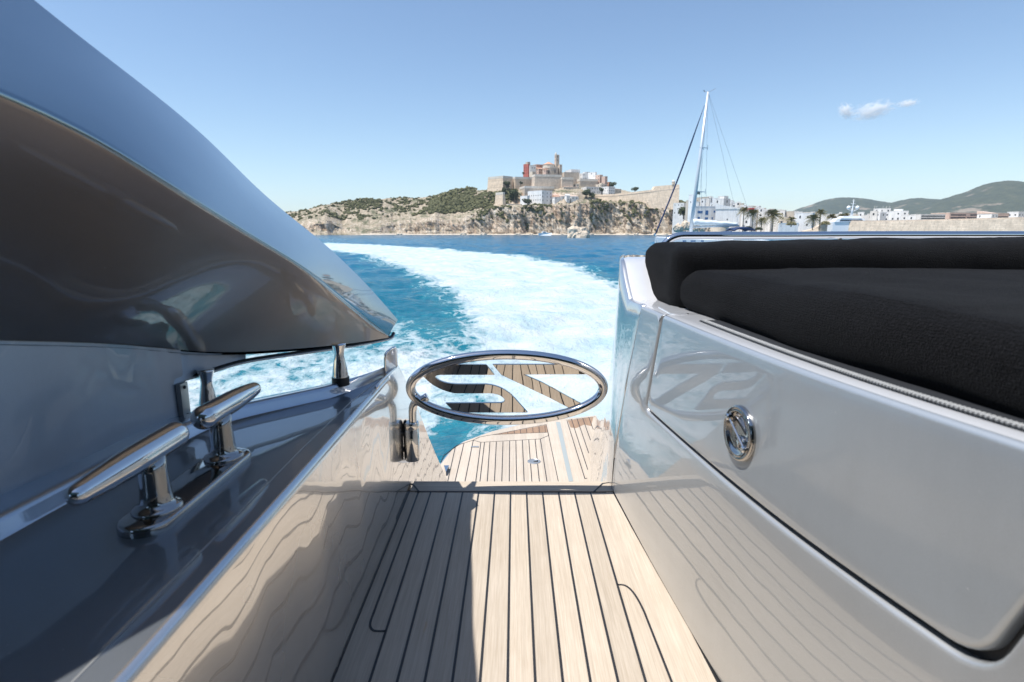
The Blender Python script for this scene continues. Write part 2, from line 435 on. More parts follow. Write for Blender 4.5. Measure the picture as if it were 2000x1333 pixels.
for (x0, y0, x1, y1) in [(1435, 600, 1565, 1022), (1467, 590, 1585, 955), (1507, 585, 1592, 835), (1548, 582, 1605, 742), (1592, 575, 1625, 665)]:
    strip(mb, reg((x0, y0), (x1, y1)), pc, PZ)
strip(mb, reg((1565, 1022), (1580, 1016)), pc, PZ)
strip(mb, reg((1430, 597), (1640, 572)), pc * .8, PZ)
mb.build("platform_caulking", [M['caulk']], Y0)
# damp strip of wood at the aft edge, lying in the deck
mb = MB()
q = reg((905, 702), (1297, 685), (1283, 632), (1140, 658)); mb.add([(a, b, PZ + .0006) for a, b in q], [(3, 2, 1, 0)])
q = reg((1440, 600), (1625, 574), (1610, 640), (1560, 628), (1500, 655), (1462, 650)); mb.add([(a, b, PZ + .0006) for a, b in q], [(5, 4, 3, 2, 1, 0)])
mb.build("damp_planks", [M['teak_wet']], Y0)
# passerelle slot, drain, hinge, bracket
mb = MB(); q = reg((1355, 612), (1385, 612), (1480, 1042), (1448, 1042))
mb.prism(q, PZ - .01, PZ + .003, 0); mb.build("platform_slot", [M['slot']], Y0)
c = atz(1043, 902, PZ)
mb = MB(); mb.lathe([(.052, -.004), (.052, .003), (.046, .005), (.044, .003), (.0, .003)], c, seg=32); dr = mb.build("deck_filler_cap", [M['brushed']], Y0, True, 40)
mb = MB(); mb.box(c.x - .004, c.x + .03, c.y - .012, c.y - .004, PZ + .003, PZ + .006); mb.box(c.x + .022, c.x + .03, c.y - .012, c.y + .02, PZ + .003, PZ + .006); mb.build("cap_slot", [M['dark']], dr)
c = atz(928, 874, PZ); mb = MB(); mb.box(c.x - .035, c.x + .03, c.y - .012, c.y + .012, PZ, PZ + .006); mb.build("platform_hinge", [M['brushed']], Y0)
q = reg((545, 950), (583, 950), (560, 1000)); mb = MB(); mb.prism(q, PZ, PZ + .03); mb.build("corner_bracket", [M['chrome']], Y0)

# ---- right side of the passage
RW = [(-1.5, .66), (0, .585), (.3, .527), (.4, .502), (.5, .477), (.6, .452), (.7, .429), (.82, .409), (.95, .392), (1.08, .379), (1.2, .368), (1.4, .351), (1.7, .331), (1.9, .319), (2.1, .31)]
_ry = np.linspace(-1.5, 2.1, 400); _rx = np.convolve(np.pad(np.interp(_ry, *zip(*RW)), 14, 'edge'), np.ones(29) / 29, 'valid')
def rx(Y, z): return float(np.interp(Y, _ry, _rx)) - .004 * math.sin(math.pi * min(max(z, 0) / .66, 1)) + .002
ZT = .655
def zl(Y): return ZT
fR = lambda a, b, d: (rx(a, b) - d, a, b)
cb = [i * .045 for i in range(1, 17)]
ca = [-1.4 + .05 * i for i in range(70)]
hatch = [(.510, .4205), (.437, ZT), (1.36, ZT), (1.44, .396)]
hr = round_poly(hatch, [.035, .012, .010, .02])
panel("side_hatch", hr, fR, .008, M['paint'], Y0, ca, cb, .022)
lw = [(-1.5, .0), (1.80, .0), (1.765, .12), (1.54, ZT), (1.366, ZT), (1.447, .390), (.502, .4125), (.428, ZT), (-1.5, ZT)]
lw = round_poly(lw, [0, 0, 0, .006, .006, .02, .04, .01, 0])
panel("passage_side", lw, fR, .009, M['paint_right'], Y0, ca, cb, .022)
# the dark joint behind the panels
mb = MB()
mb.grid([[(rx(Y, z) + .016, Y, z) for z in np.linspace(0, zl(Y) - .01, 12)] for Y in np.linspace(-1.5, 1.5, 60)], 0, True)
mb.build("hatch_seal", [M['rubber']], Y0)
# aft cheek: sweeps out and down to the platform
Tt = [(1.534, rx(1.534, .6) + .006, ZT - .004), (1.547, rx(1.547, .6), ZT), (1.60, rx(1.60, .6), ZT - .001), (1.655, rx(1.655, .6), ZT), (1.672, rx(1.67, .6), .664), (1.73, .332, .708), (1.79, .333, .752), (1.83, .336, .765), (1.90, .348, .768), (2.0, .368, .768), (2.08, .386, .75), (2.25, .418, .58), (2.6, .482, .30), (3.0, .553, .09), (3.6, .64, -.22), (4.4, .735, -.58), (5.39, .83, -.90)]
Bt = [(1.762, rx(1.76, .1) + .006, .12), (1.775, rx(1.77, .1), .12), (1.785, rx(1.78, 0) , .08), (1.80, rx(1.79, 0), .02), (1.83, .33, -.25), (1.88, .333, -.5), (1.95, .338, -.75), (2.05, .345, PZ), (2.2, .35, PZ), (2.5, .375, PZ), (3.0, .43, PZ), (3.4, .485, PZ), (3.87, .553, PZ), (4.6, .66, PZ), (5.39, .81, PZ)]
T_ = catmull([(x, y, z) for y, x, z in Tt], 80); B_ = catmull([(x, y, z) for y, x, z in Bt], 80)
mb = MB(); rows = []
for a, b in zip(T_, B_):
    row = []
    for k in range(13):
        s_ = k / 12; p = a.lerp(b, s_); p.x += -.010 * math.sin(math.pi * s_) * min(1, max(0, (a.y - 1.5) / .4))
        row.append(tuple(p))
    # rolled top edge going over to the right
    row = [(a.x + .012, a.y, a.z + .0045), (a.x + .008, a.y, a.z + .004), (a.x + .003, a.y, a.z + .002)] + row
    rows.append(row)
mb.grid(rows, 0, True)
mb.build("aft_cheek", [M['paint_wall']], Y0, True)
# ledge beside the sun pad, with recessed cover plate
mb = MB(); rows = []
for Y in np.linspace(-1.5, 1.362, 50):
    z = zl(Y); x = rx(Y, z); rows.append([(x + .009, Y, z - .0), (x + .018, Y, z + .0018), (x + .03, Y, z + .002), (x + .3, Y, z + .002)])
mb.grid(rows, 0, True)
mb.build("side_ledge", [M['paint_top']], Y0, True)
mb = MB(); rows = []
for Y in np.linspace(1.367, 1.66, 12):
    z = zl(Y); x = rx(Y, z); rows.append([(x + .010, Y, z - .0), (x + .018, Y, z + .0018), (x + .03, Y, z + .002), (x + .5, Y, z + .002)])
mb.grid(rows, 0, True); mb.build("aft_ledge", [M['paint_top']], Y0, True)
def ledge_pt(px, py):
    d = ray(px, py); t = (ZT - CAMZ) / d.z
    for _ in range(8): t = (zl(d.y * t) - CAMZ) / d.z
    return (d.x * t, d.y * t)
q = round_poly([ledge_pt(*p) for p in ((1283, 601), (1318, 600), (1348, 616), (1312, 617))], .02)
if sum(q[i - 1][0] * q[i][1] - q[i][0] * q[i - 1][1] for i in range(len(q))) < 0: q = q[::-1]
mb = MB(); mb.prism(q, .6, ZT + .0045); mb.build("ledge_cover", [M['paint_top']], Y0)
# slanted block under the rail
mb = MB(); rows = []
for k in range(30):
    s_ = k / 29; x = .341 + s_ ** 1.5 * 2.6
    e = max(0, 1 - (x - .341) / .012); dz = -.004 * e * e
    rows.append([(x, 1.64, .64 + dz), (x, 1.655, .656 + dz), (x, 1.672, .667 + dz), (x, 1.79, .755 + dz), (x, 1.82, .768 + dz), (x + .008, 1.86, .772 + dz), (x + .046, 2.05, .772 + dz), (x + .058, 2.075, .75 + dz), (x + .062, 2.08, .6 + dz)])
mb.grid(rows); mb.build("rail_plinth", [M['paint_top']], Y0, True)
# body under everything, transom slope
mb = MB()
mb.prism([(.70, -1.5), (3.6, -1.5), (3.6, 1.9), (.44, 1.9), (.44, 1.3)], WATER - .3, .62)
rows = []
for x in np.linspace(.44, 3.6, 12):
    rows.append([(x, 1.9, .70), (x, 2.12, .70), (max(x, .86), 5.0 if x < .8 else 4.6, PZ + .01)])
mb.grid(rows, 0, True)
mb.build("hull_body", [M['paint']], Y0)
# ribbed strip by the pad, on a dark sheet for the shadow under it
mb = MB(); n = 0
Y = .1
while Y < 1.24:
    z = zl(Y) + .003; x = rx(Y, z) + .034 + .022 * max(0, Y - .7)
    mb.box(x, x + .0105, Y, Y + .003, z - .002, z + .0035); Y += .0052
mb.grid([[(rx(y, .6) + .031 + .022 * max(0, y - .7), y, zl(y) + .0045), (rx(y, .6) + .20, y, zl(y) + .0045)] for y in np.linspace(.1, 1.25, 14)], 1, True)
mb.build("ribs_and_pad_shadow", [M['strip'], M['dark']], Y0)
# flush latch
def wall_hit(px, py, fx):
    d = ray(px, py); t = .5
    for _ in range(60):
        p = Vector((0, 0, CAMZ)) + d * t; t = t * (fx(p.y, p.z) / p.x)
    return Vector((0, 0, CAMZ)) + d * t
lc = wall_hit(1447, 846, rx)
e = .02; nx = -1; tz = (rx(lc.y, lc.z + e) - rx(lc.y, lc.z - e)) / (2 * e); ty = (rx(lc.y + e, lc.z) - rx(lc.y - e, lc.z)) / (2 * e); ax = Vector((-1, ty, tz)).normalized()
mb = MB(); R_ = .049
mb.lathe([(R_ * 1.0, -.004), (R_, .002), (R_ * .985, .006), (R_ * .95, .0085), (R_ * .90, .0090), (R_ * .87, .0078), (R_ * .84, .0076), (R_ * .81, .0086), (R_ * .77, .0082), (R_ * .72, .0050), (R_ * .6, .0026), (R_ * .4, .0014), (R_ * .2, .0010), (.0005, .0009)], lc, ax, 48)
lt = mb.build("flush_latch", [M['dark_chrome']], Y0, True)
u = Vector((ty, 1, 0)).normalized(); w = ax.cross(u).normalized()
if w.z < 0: w = -w
p0 = lc + ax * .0085 + u * .030 + w * .020; p1 = lc + ax * .0085 - u * .030 - w * .018
mb = MB(); mb.tube([p0, p1], .0022, 10); mb.lathe([(.006, -.006), (.006, .003), (.004, .005)], p0, ax, 12); mb.lathe([(.006, -.006), (.006, .003), (.004, .005)], p1, ax, 12)
mb.build("latch_pin", [M['chrome']], lt, True, 40)
mb = MB(); mb.lathe([(.014, .0008), (.013, .0045), (.009, .006), (0.001, .0063)], lc - w * .016 - u * .008, ax, 20); mb.build("latch_button", [M['chrome']], lt, True, 40)
# rail on the plinth
RY = 1.95; RZ = .847; rr_ = .0125; xq = .495
a0 = [(xq, RY, .755), (xq, RY, .78)] + [(xq + .075 * (1 - math.cos(a)), RY, .78 + (RZ - .786) * math.sin(a)) for a in np.linspace(.15, math.pi / 2, 10)] + [(x, RY, RZ - .006 + .002 * (x > 1)) for x in np.linspace(.65, 3.0, 10)]
mb.tube(a0, rr_, 16)
rail = mb.build("guard_rail", [M['chrome']], Y0, True)
for px in (1640, 2100):
    p = atY(px, 470, RY); mb = MB(); mb.tube([(p.x, RY, .765), (p.x, RY, RZ - .015)], .007, 12)
    mb.lathe([(.018, 0), (.018, .006), (.010, .012)], (p.x, RY, .768), seg=18); mb.build("rail_post", [M['chrome']], rail, True, 40)
mb = MB(); mb.lathe([(.024, -.01), (.024, .006), (.0145, .016)], (xq, RY, .772), (0, 0, 1), 20); mb.build("rail_foot", [M['chrome']], rail, True, 40)

# ---- left side of the passage
LWX = -.352
def lx(Y, z): return LWX
SDZ = .452
mb = MB(); rows = []
for Y in np.linspace(-1.5, 1.56, 60):
    r = []; wob = .0012 * math.sin(Y * 21) + .0009 * math.sin(Y * 47 + 1)
    for z in np.linspace(0, SDZ - .016, 18): r.append((LWX + wob * math.sin(z * 7), Y, z))
    for a in np.linspace(.1, math.pi / 2, 7): r.append((LWX - .012 * (1 - math.cos(a)), Y, SDZ - .012 + .0125 * math.sin(a)))
    rows.append(r)
mb.grid(rows); mb.build("passage_side_inner", [M['paint_wall']], Y0, True)
# aft cheek on the left, falling towards the platform, with a small upstand
mb = MB(); rows = []
Tl = [(1.56, SDZ), (1.64, SDZ - .002), (1.69, SDZ - .004), (1.72, .43), (1.85, .33), (2.1, .12), (2.4, -.12), (2.8, -.43), (3.1, -.66), (3.42, -.915)]
for (Y, z) in Tl:
    rows.append([(LWX + .0 - .003 * math.sin(math.pi * k / 14), Y, z * (1 - k / 14) + PZ * k / 14) for k in range(15)][::-1])
mb.grid(rows); mb.build("aft_cheek_inner", [M['paint_wall']], Y0, True)
cpt = lambda px, py: (lambda d, : Vector((LWX - .002, d.y * LWX / d.x, CAMZ + d.z * LWX / d.x)))(ray(px, py))
mb = MB(); mb.tube(catmull([cpt(736, 758), cpt(748, 744), cpt(764, 728), cpt(778, 717)], 10), .0048, 8)
mb.tube(catmull([cpt(779, 719), cpt(810, 785), cpt(840, 862), cpt(869, 940)], 20), .0022, 8)
mb.build("cheek_edge_trim", [M['chrome']], Y0, True)
P = [att(753, 731, 1.60), att(752, 700, 1.585), att(756, 688, 1.59), att(772, 678, 1.62), att(776, 682, 1.65), att(777, 718, 1.72)]
mb = MB(); v = [tuple(p) for p in P] + [tuple(p + Vector((-.005, .008, 0))) for p in P]
mb.add(v, [(0, 1, 2, 3, 4, 5), (11, 10, 9, 8, 7, 6)] + [(i, 6 + i, 6 + (i + 1) % 6, (i + 1) % 6) for i in range(6)])
fin = mb.build("end_upstand", [M['paint_top']], Y0)
mb = MB(); mb.tube(catmull([P[0] + Vector((.0, -.003, -.010)), P[0], P[1], P[2], P[3]], 14), .0036, 8); mb.build("upstand_trim", [M['chrome']], fin, True)

# side deck
OUT = [(-1.5, -.83), (0.0, -.81), (.772, -.772), (1.04, -.744), (1.16, -.712), (1.296, -.594), (1.416, -.472), (1.50, -.40), (1.57, -.3585)]
oc = catmull([(x, Y, SDZ) for Y, x in OUT], 60)
mb = MB(); rows = []
for p in oc:
    # from passage edge outwards: flat deck, then a raised coaming on the outer rim
    Yp = min(p.y, 1.55); A = Vector((LWX - .010, Yp, SDZ)); d = Vector((p.x, p.y, 0)) - Vector((A.x, A.y, 0)); L = d.length; d = d / max(L, 1e-6)
    cw_ = min(.105, L * .55); r = []
    for s_ in np.linspace(0, 1, 8):
        q = A + d * (L - cw_) * s_; r.append((q.x, q.y, SDZ))
    for s_, h in ((.015, .001), (.05, .006), (.10, .018), (.14, .025), (.19, .028), (.3, .0275), (.6, .024), (.85, .020), (.97, .018), (1, .014), (1.02, .01), (1.03, -.12), (1.06, -.5), (1.0, -1.1), (.9, -2.1)):
        q = A + d * (L - cw_ + cw_ * s_); r.append((q.x, q.y, SDZ + h))
    rows.append(r)
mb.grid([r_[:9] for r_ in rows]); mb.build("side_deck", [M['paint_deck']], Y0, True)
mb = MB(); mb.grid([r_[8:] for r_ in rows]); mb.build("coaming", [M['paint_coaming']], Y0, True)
mb = MB(); sp = [(-.398, -1.4), (-.398, .5), (-.398, 1.0), (-.392, 1.3), (-.372, 1.52)]
strip(mb, sp, .0024, SDZ, .0008); mb.build("deck_seam", [M['brushed']], Y0)
q0 = att(0, 176, .56); q1 = att(100, 216, .595); qt = (q0 - q1).normalized()
Rg = [q0 + qt * k for k in (1.2, .7, .3)] + [q0, q1, att(225, 290, .655), att(350, 372, .755), att(475, 450, .935), att(600, 528, 1.18), att(690, 602, 1.48), att(758, 656, 1.72)]
j0 = att(0, 665, .835); j1 = att(80, 667, .88); jt = (j0 - j1).normalized()
Jg = [j0 + jt * k for k in (1.6, .8, .3)] + [j0, j1, att(190, 670, .98), att(300, 678, 1.144), att(420, 690, 1.24), att(560, 683, 1.384), att(680, 672, 1.55), att(759, 660, 1.73)]
o0 = att(0, -54, .74); o1 = att(140, 60, .80); ot = (o0 - o1).normalized()
Og = [o0 + ot * k for k in (.9, .5, .22)] + [o0, o1, att(268, 158, .90), att(396, 263, 1.05), att(520, 384, 1.26), att(642, 484, 1.48), att(720, 560, 1.66), att(777, 625, 1.80)]
def sm_curve(P, N=100, w=21):
    A = np.array([tuple(p) for p in catmull(P, 600)]); L = np.r_[0, np.cumsum(np.linalg.norm(np.diff(A, axis=0), axis=1))]
    u = np.linspace(0, L[-1], 400); B = np.stack([np.interp(u, L, A[:, i]) for i in range(3)], 1)
    h = w // 2; pre = B[0] + (B[0] - B[1:h + 1][::-1]); post = B[-1] + (B[-1] - B[-h - 1:-1][::-1]); E = np.concatenate([pre, B, post]); out = np.stack([np.convolve(E[:, i], np.hanning(w + 2)[1:-1] / np.hanning(w + 2).sum(), 'valid') for i in range(3)], 1)
    return [Vector(out[int(round(i))]) for i in np.linspace(0, 399, N)]
JC = sm_curve(Jg, 100, 41)
# panel at the outboard side of the side deck
PB = [(-.4, -1.05), (0.2, -.90), (.772, -.750), (1.04, -.724), (1.162, -.700)]
mb = MB(); rows = []
pbc = catmull([(x, Y, 0) for Y, x in PB], 30)
def jz(Y): return lerp_tab([(-1.5, 1.0), (0, .81), (.8, .704), (1.04, .656), (1.162, .618)], Y)
for p in pbc:
    jp = min(JC, key=lambda q: abs(q.y - p.y)); r = [(p.x * (1 - s_) + (jp.x - .004) * s_, p.y, (SDZ + .010) * (1 - s_) + (jp.z + .006) * s_) for s_ in np.linspace(0, 1, 9)]
    r = [(p.x + .010, p.y, SDZ + .001), (p.x + .003, p.y, SDZ + .004)] + r
    rows.append(r)
rows.append([(a - .04, b + .01, c) for a, b, c in rows[-1]])
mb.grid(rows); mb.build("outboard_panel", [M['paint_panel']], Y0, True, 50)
mb = MB(); mb.tube([(p.x + .007, p.y, SDZ + .003) for p in pbc], .005, 8); mb.build("panel_base_seal", [M['rubber']], Y0, True)
mb = MB(); mb.box(-.704, -.694, 1.140, 1.1665, .460, .540); st = mb.build("joint_strip", [M['brushed']], Y0)
for z in (.470, .531):
    mb = MB(); mb.lathe([(.004, 0), (.0034, .0024), (.001, .003)], (-.694, 1.153, z), (1, 0, 0), 12); mb.build("screw", [M['dark']], st)

# wing: overhanging bulwark
def wing_rows(N=90):
    Rr, Jj, Oo = sm_curve(Rg, N, 41), sm_curve(Jg, N, 41), sm_curve(Og, N, 41); rows = []
    for i, (r, j, o) in enumerate(zip(Rr, Jj, Oo)):
        a = (j - r); b = (o - r); la = a.length; lb = b.length; e = min(.012, la * .3, lb * .3)
        ua = a / max(la, 1e-6); ub = b / max(lb, 1e-6)
        row = []
        nrm = ua.cross(ub); 
        out = -(ua + ub).normalized()
        for s_ in (1, .9, .75, .6, .45, .3, .18): 
            p = r + a * s_; p = p - out * (.012 * math.sin(math.pi * s_)) * min(1, la / .3); row.append(p)
        for t_ in (0, .25, .5, .75, 1):
            row.append((r + ua * e) * (1 - t_) ** 2 + r * 2 * t_ * (1 - t_) + (r + ub * e) * t_ * t_)
        for s_ in (.2, .4, .6, .8, .93):
            p = r + b * s_; p = p + Vector((.3, 0, .6)) * (.010 * math.sin(math.pi * s_) * min(1, lb / .25)); row.append(p)
        row.append(o)
        row.append(o + Vector((-.02, .01, -.02)) * min(1, lb / .2)); k = min(1, la / .4)
        row.append(o.lerp(j, .5) + Vector((-.10, .06, 0)) * k)
        row.append(j + Vector((-.045, .02, .0)) * k); row.append(j + Vector((-.012, .004, -.012)) * max(k, .5)); row.append(j + Vector((0, 0, -.006)))
        rows.append([tuple(p) for p in row])
    return rows
mb = MB(); wr = wing_rows(); mb.grid([r_[8:] for r_ in wr], 0, False)
mb.add([wr[-1][i] for i in range(len(wr[-1]) - 1)], [tuple(range(len(wr[-1]) - 1))])
wing = mb.build("bulwark_wing", [M['paint_wing']], Y0, True, 60)
mb = MB(); mb.grid([r_[:9] for r_ in wr], 0, False); mb.build("wing_inner_face", [M['paint_inner_face']], Y0, True)
# trim moulding along its lower edge
le = catmull([att(331, 836, 1.192), att(337, 800, 1.192), att(339, 756, 1.192), att(346, 744, 1.20), att(400, 728, 1.24), att(480, 705, 1.32), att(600, 687, 1.44), att(690, 674, 1.585), att(758, 661, 1.735), att(769, 651, 1.765)], 60)
mb = MB(); mb.tube(le, .005, 8); mb.build("wing_edge_moulding", [M['rubber']], Y0, True)
mb = MB(); mb.tube([p + Vector((.003, -.003, -.003)) for p in le[12:]], .0028, 8); mb.build("wing_trim", [M['brushed']], Y0, True)
# closing strip between panel and wing edge
mb = MB(); rows = []
up = catmull([att(300, 682, 1.165), att(400, 690, 1.236), att(480, 692, 1.328)], 14); dn = catmull([att(338, 752, 1.18), att(400, 728, 1.24), att(480, 706, 1.32)], 14)
for a, b in zip(dn, up): rows.append([tuple(a), tuple(a.lerp(b, .5)), tuple(b)])
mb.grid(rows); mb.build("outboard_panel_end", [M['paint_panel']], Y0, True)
# stanchions between coaming and wing
for (px, yt, yb, t_, r0) in ((665, 672, 737, 1.44, .0196), (409, 722, 800, 1.236, .0192)):
    b_ = att(px, yb, t_); top = att(px, yt, t_); h = top.z - b_.z + .004; mb = MB()
    mb.lathe([(r0 * 1.02, -.02), (r0 * 1.02, .004), (r0 * 1.0, .006), (r0 * .98, h * .12), (r0 * .92, h * .25), (r0 * .72, h * .5), (r0 * .60, h * .66), (r0 * .66, h * .78), (r0 * .86, h * .95), (r0 * .9, h)], b_, seg=32)
    so = mb.build("wing_stanchion", [M['chrome']], Y0, True)
    mb = MB(); mb.lathe([(r0 * 1.1, -.02), (r0 * 1.1, .001), (r0 * 1.0, .0015)], b_, seg=32); mb.build("stanchion_washer", [M['rubber']], so, True, 40)

# ---- mooring cleat
CXL = -.506
mb = MB(); pts = []
y0, y1, hw = .724, .948, .037
for a in np.linspace(0, math.pi, 17): pts.append((CXL + hw * math.cos(a), y1 + hw * math.sin(a)))
for a in np.linspace(math.pi, 2 * math.pi, 17): pts.append((CXL + hw * math.cos(a), y0 + hw * math.sin(a)))
z0 = SDZ
lv = [(0, z0), (0, z0 + .008), (.001, z0 + .0115), (.003, z0 + .0135), (.007, z0 + .0144)]
n = len(pts); v = []; f = []
for d, z in lv: v += [(a, b, z) for a, b in inset(pts, d)]
for k in range(len(lv) - 1):
    for i in range(n): j = (i + 1) % n; f.append((k * n + i, k * n + j, (k + 1) * n + j, (k + 1) * n + i))
f.append(tuple((len(lv) - 1) * n + i for i in range(n)))
mb.add(v, f); cl = mb.build("mooring_cleat", [M['dark_chrome']], Y0, True, 50)
for (py, ya, yb) in ((.746, .822, .602), (.934, .866, 1.076)):
    mb = MB(); mb.lathe([(r_ * .8, h_ * .8) for r_, h_ in ((.040, .016), (.0405, .020), (.039, .0235), (.034, .026), (.029, .029), (.0262, .034), (.0245, .05), (.022, .09), (.0215, .115))], (CXL, py, z0), seg=36)
    mb.build("cleat_post", [M['dark_chrome']], cl, True)
    s_ = 1 if yb > ya else -1; L = abs(yb - ya); zc = z0 + .1024; prof = []
    for a in np.linspace(0, math.pi / 2, 7): prof.append((.0245 * math.sin(a) + .0004, .0245 * (1 - math.cos(a)) * .8))
    prof += [(.0246, .04), (.0246, L * .5), (.0236, L * .62), (.0205, L * .8), (.0172, L * .93)]
    for a in np.linspace(.2, math.pi / 2, 6): prof.append((.0165 * math.cos(a) + .0003, L * .94 + .016 * math.sin(a)))
    mb = MB(); mb.lathe([(max(r_ * .8, .0003), h_) for r_, h_ in prof], (CXL, ya, zc), Vector((0, s_, -.012)), 36); mb.build("cleat_horn", [M['chrome']], cl, True)

# ---- oval gate
GY = 1.72
gp = lambda px, py: atY(px, py, GY)
mb = MB(); rp_ = []
for k in range(96):
    a = 2 * math.pi * k / 96; c_, s_ = math.cos(a), math.sin(a)
    rp_.append(gp(990 + 188 * c_, 757 - 64 * s_ - 3 * c_ * 0))
mb.tube(rp_, .0155, 18, closed=True)
ring = mb.build("oval_gate", [M['chrome']], Y0, True)
rg = lambda x, y: gp(720 + x / 3.704, 660 + y / 3.704)
def plate(name, pts):
    P = [rg(*p) for p in pts]; n = len(P); D = Vector((0, .012, 0)); mb = MB()
    mb.add([tuple(p) for p in P] + [tuple(p + D) for p in P], [tuple(range(n))[::-1], tuple(range(n, 2 * n))] + [(i, (i + 1) % n, n + (i + 1) % n, n + i) for i in range(n)])
    o = mb.build(name, [M['steel_plate']], ring); md = o.modifiers.new("b", 'BEVEL'); md.width = .0012; md.segments = 2; md.limit_method = 'ANGLE'; return o
def bez(a, b, c, n=8): 
    return [tuple(Vector(a) * (1 - t) ** 2 + Vector(b) * 2 * t * (1 - t) + Vector(c) * t * t) for t in np.linspace(0, 1, n)]
Sp = [(600, 193), (850, 195), (912, 270)] + bez((520, 270), (450, 275), (510, 308), 8) + bez((525, 315), (570, 335), (650, 336), 6) + [(840, 336)] + bez((860, 337), (980, 350), (1055, 435), 9) + [(1152, 543), (690, 543), (610, 530), (555, 473), (940, 471)] + bez((955, 471), (1010, 462), (960, 425), 7) + bez((945, 416), (910, 404), (870, 404), 5) + [(640, 404)] + bez((620, 403), (520, 385), (440, 325), 8) + [(383, 272), (440, 240), (520, 210)]
plate("letter_s", Sp)
plate("numeral_seven", [(895, 193), (1385, 193), (1500, 218), (1600, 266), (1128, 268), (1260, 325), (1550, 484), (1462, 515), (1300, 432), (960, 270)])
pc_ = gp(805, 862); r = .0235; zt = gp(805, 824).z; zb = gp(805, 898).z
mb = MB(); px_, py_ = pc_.x, GY
mb.lathe([(r * .96, zb), (r, zb + .002), (r, zt - .022), (r * .985, zt - .0215), (r * .985, zt - .0195), (r, zt - .019), (r, zt - .004), (r * .9, zt), (r * .66, zt + .001)], (px_, py_, 0), seg=40)
pst = mb.build("gate_post", [M['chrome']], ring, True, 45)
mb = MB(); a = gp(807, 832); b = gp(806, 800); c = gp(822, 782)
mb.tube(catmull([a, b, gp(811, 787), c, gp(835, 775)], 16), .0130, 16); mb.build("gate_arm", [M['chrome']], ring, True)
mb = MB()
for yy in (847, 878):
    mb = MB(); q = gp(790, yy); mb.tube([(lx(GY, q.z) - .001, GY, q.z), (px_ - .01, GY, q.z)], .0085, 14)
    mb.build("hinge_pin", [M['rubber']], ring, True, 40)
mb = MB(); q0 = gp(777, 822); q1 = gp(777, 898); xx = q0.x
xx = LWX + .003; mb.tube(catmull([(xx + .006, GY, q0.z), (xx, GY, q0.z - .01), (xx, GY, (q0.z + q1.z) / 2), (xx, GY, q1.z)], 12), .0042, 8); mb.build("hinge_plate", [M['rubber']], ring, True)

# ---- cockpit bulkhead behind the viewer; overhang is unseen, added to darken the left side
mb = MB(); mb.box(-2.6, 2.8, -4.5, -.9, 2.35, 2.5); mb.build("added_shade_overhang", [M['paint_top']], Y0)
mb = MB(); mb.box(-2.4, 2.6, -3.4, -3.3, 0, 2.35); mb.box(-2.4, -.36, -3.3, -1.5, 0, 1.0, 0); mb.build("cockpit_bulkhead", [M['dark']], Y0)

# ============================================================ sun pad cushions (lie on the yacht)
def soft_box(name, x0, x1, y0, y1, z0, z1, r, n, seed, bulge=.012, zf=None, xf=None, label=None, cat=None):
    bm = bmesh.new(); cx, cy, cz = (x0 + x1) / 2, (y0 + y1) / 2, (z0 + z1) / 2; hx, hy, hz = (x1 - x0) / 2, (y1 - y0) / 2, (z1 - z0) / 2
    V = []; Fc = []
    def face(o, du, dv, nu, nv):
        b = len(V)
        for i in range(nu + 1):
            for j in range(nv + 1): V.append(Vector(o) + Vector(du) * (i / nu) + Vector(dv) * (j / nv))
        for i in range(nu):
            for j in range(nv): Fc.append((b + i * (nv + 1) + j, b + (i + 1) * (nv + 1) + j, b + (i + 1) * (nv + 1) + j + 1, b + i * (nv + 1) + j + 1))
    X, Y, Z = 2 * hx, 2 * hy, 2 * hz; nx, ny, nz = n
    face((-hx, -hy, hz), (X, 0, 0), (0, Y, 0), nx, ny); face((-hx, -hy, -hz), (0, Y, 0), (X, 0, 0), ny, nx)
    face((-hx, -hy, -hz), (X, 0, 0), (0, 0, Z), nx, nz); face((-hx, hy, -hz), (0, 0, Z), (X, 0, 0), nz, nx)
    face((-hx, -hy, -hz), (0, 0, Z), (0, Y, 0), nz, ny); face((hx, -hy, -hz), (0, Y, 0), (0, 0, Z), ny, nz)
    out = []
    for p in V:
        q = Vector((max(-hx + r[0], min(hx - r[0], p.x)), max(-hy + r[1], min(hy - r[1], p.y)), max(-hz + r[2], min(hz - r[2], p.z))))
        d = p - q; dn = Vector((d.x / r[0], d.y / r[1], d.z / r[2])); L = dn.length
        m_ = max(abs(dn.x), abs(dn.y), abs(dn.z))
        if L > 1e-6: dn = dn / L * min(1, m_)
        d = Vector((dn.x * r[0], dn.y * r[1], dn.z * r[2]))
        w = q + d + Vector((cx, cy, cz)); out.append(w)
    X_ = np.array([w.x for w in out]); Y_ = np.array([w.y for w in out]); Z_ = np.array([w.z for w in out])
    nn = fbm(X_ * 2.2 + Z_ * 3, Y_ * 2.6 + Z_, seed, 4); n2 = fbm(X_ * 9 + Z_ * 17, Y_ * 7 - Z_ * 13, seed + 5, 3)
    for i, w in enumerate(out):
        dv = (w - Vector((cx, cy, cz))); dd = Vector((dv.x / hx, dv.y / hy, dv.z / hz)); dd = Vector((dd.x ** 5, dd.y ** 5, dd.z ** 3))
        if dd.length > 1e-6: dd.normalize()
        w = w + dd * (nn[i] * bulge * 1.8 + n2[i] * bulge * .45)
        if zf: w.z += zf(w.x, w.y, w.z)
        if xf: w.x += xf(w.x, w.y, w.z)
        out[i] = w
    o = mesh_obj(name, out, Fc, M['terry'], None, True)
    bm = bmesh.new(); bm.from_mesh(o.data); bmesh.ops.remove_doubles(bm, verts=bm.verts, dist=1e-4); bm.to_mesh(o.data); bm.free()
    o.data.polygons.foreach_set("use_smooth", [True] * len(o.data.polygons))
    return tag(o, label, cat)
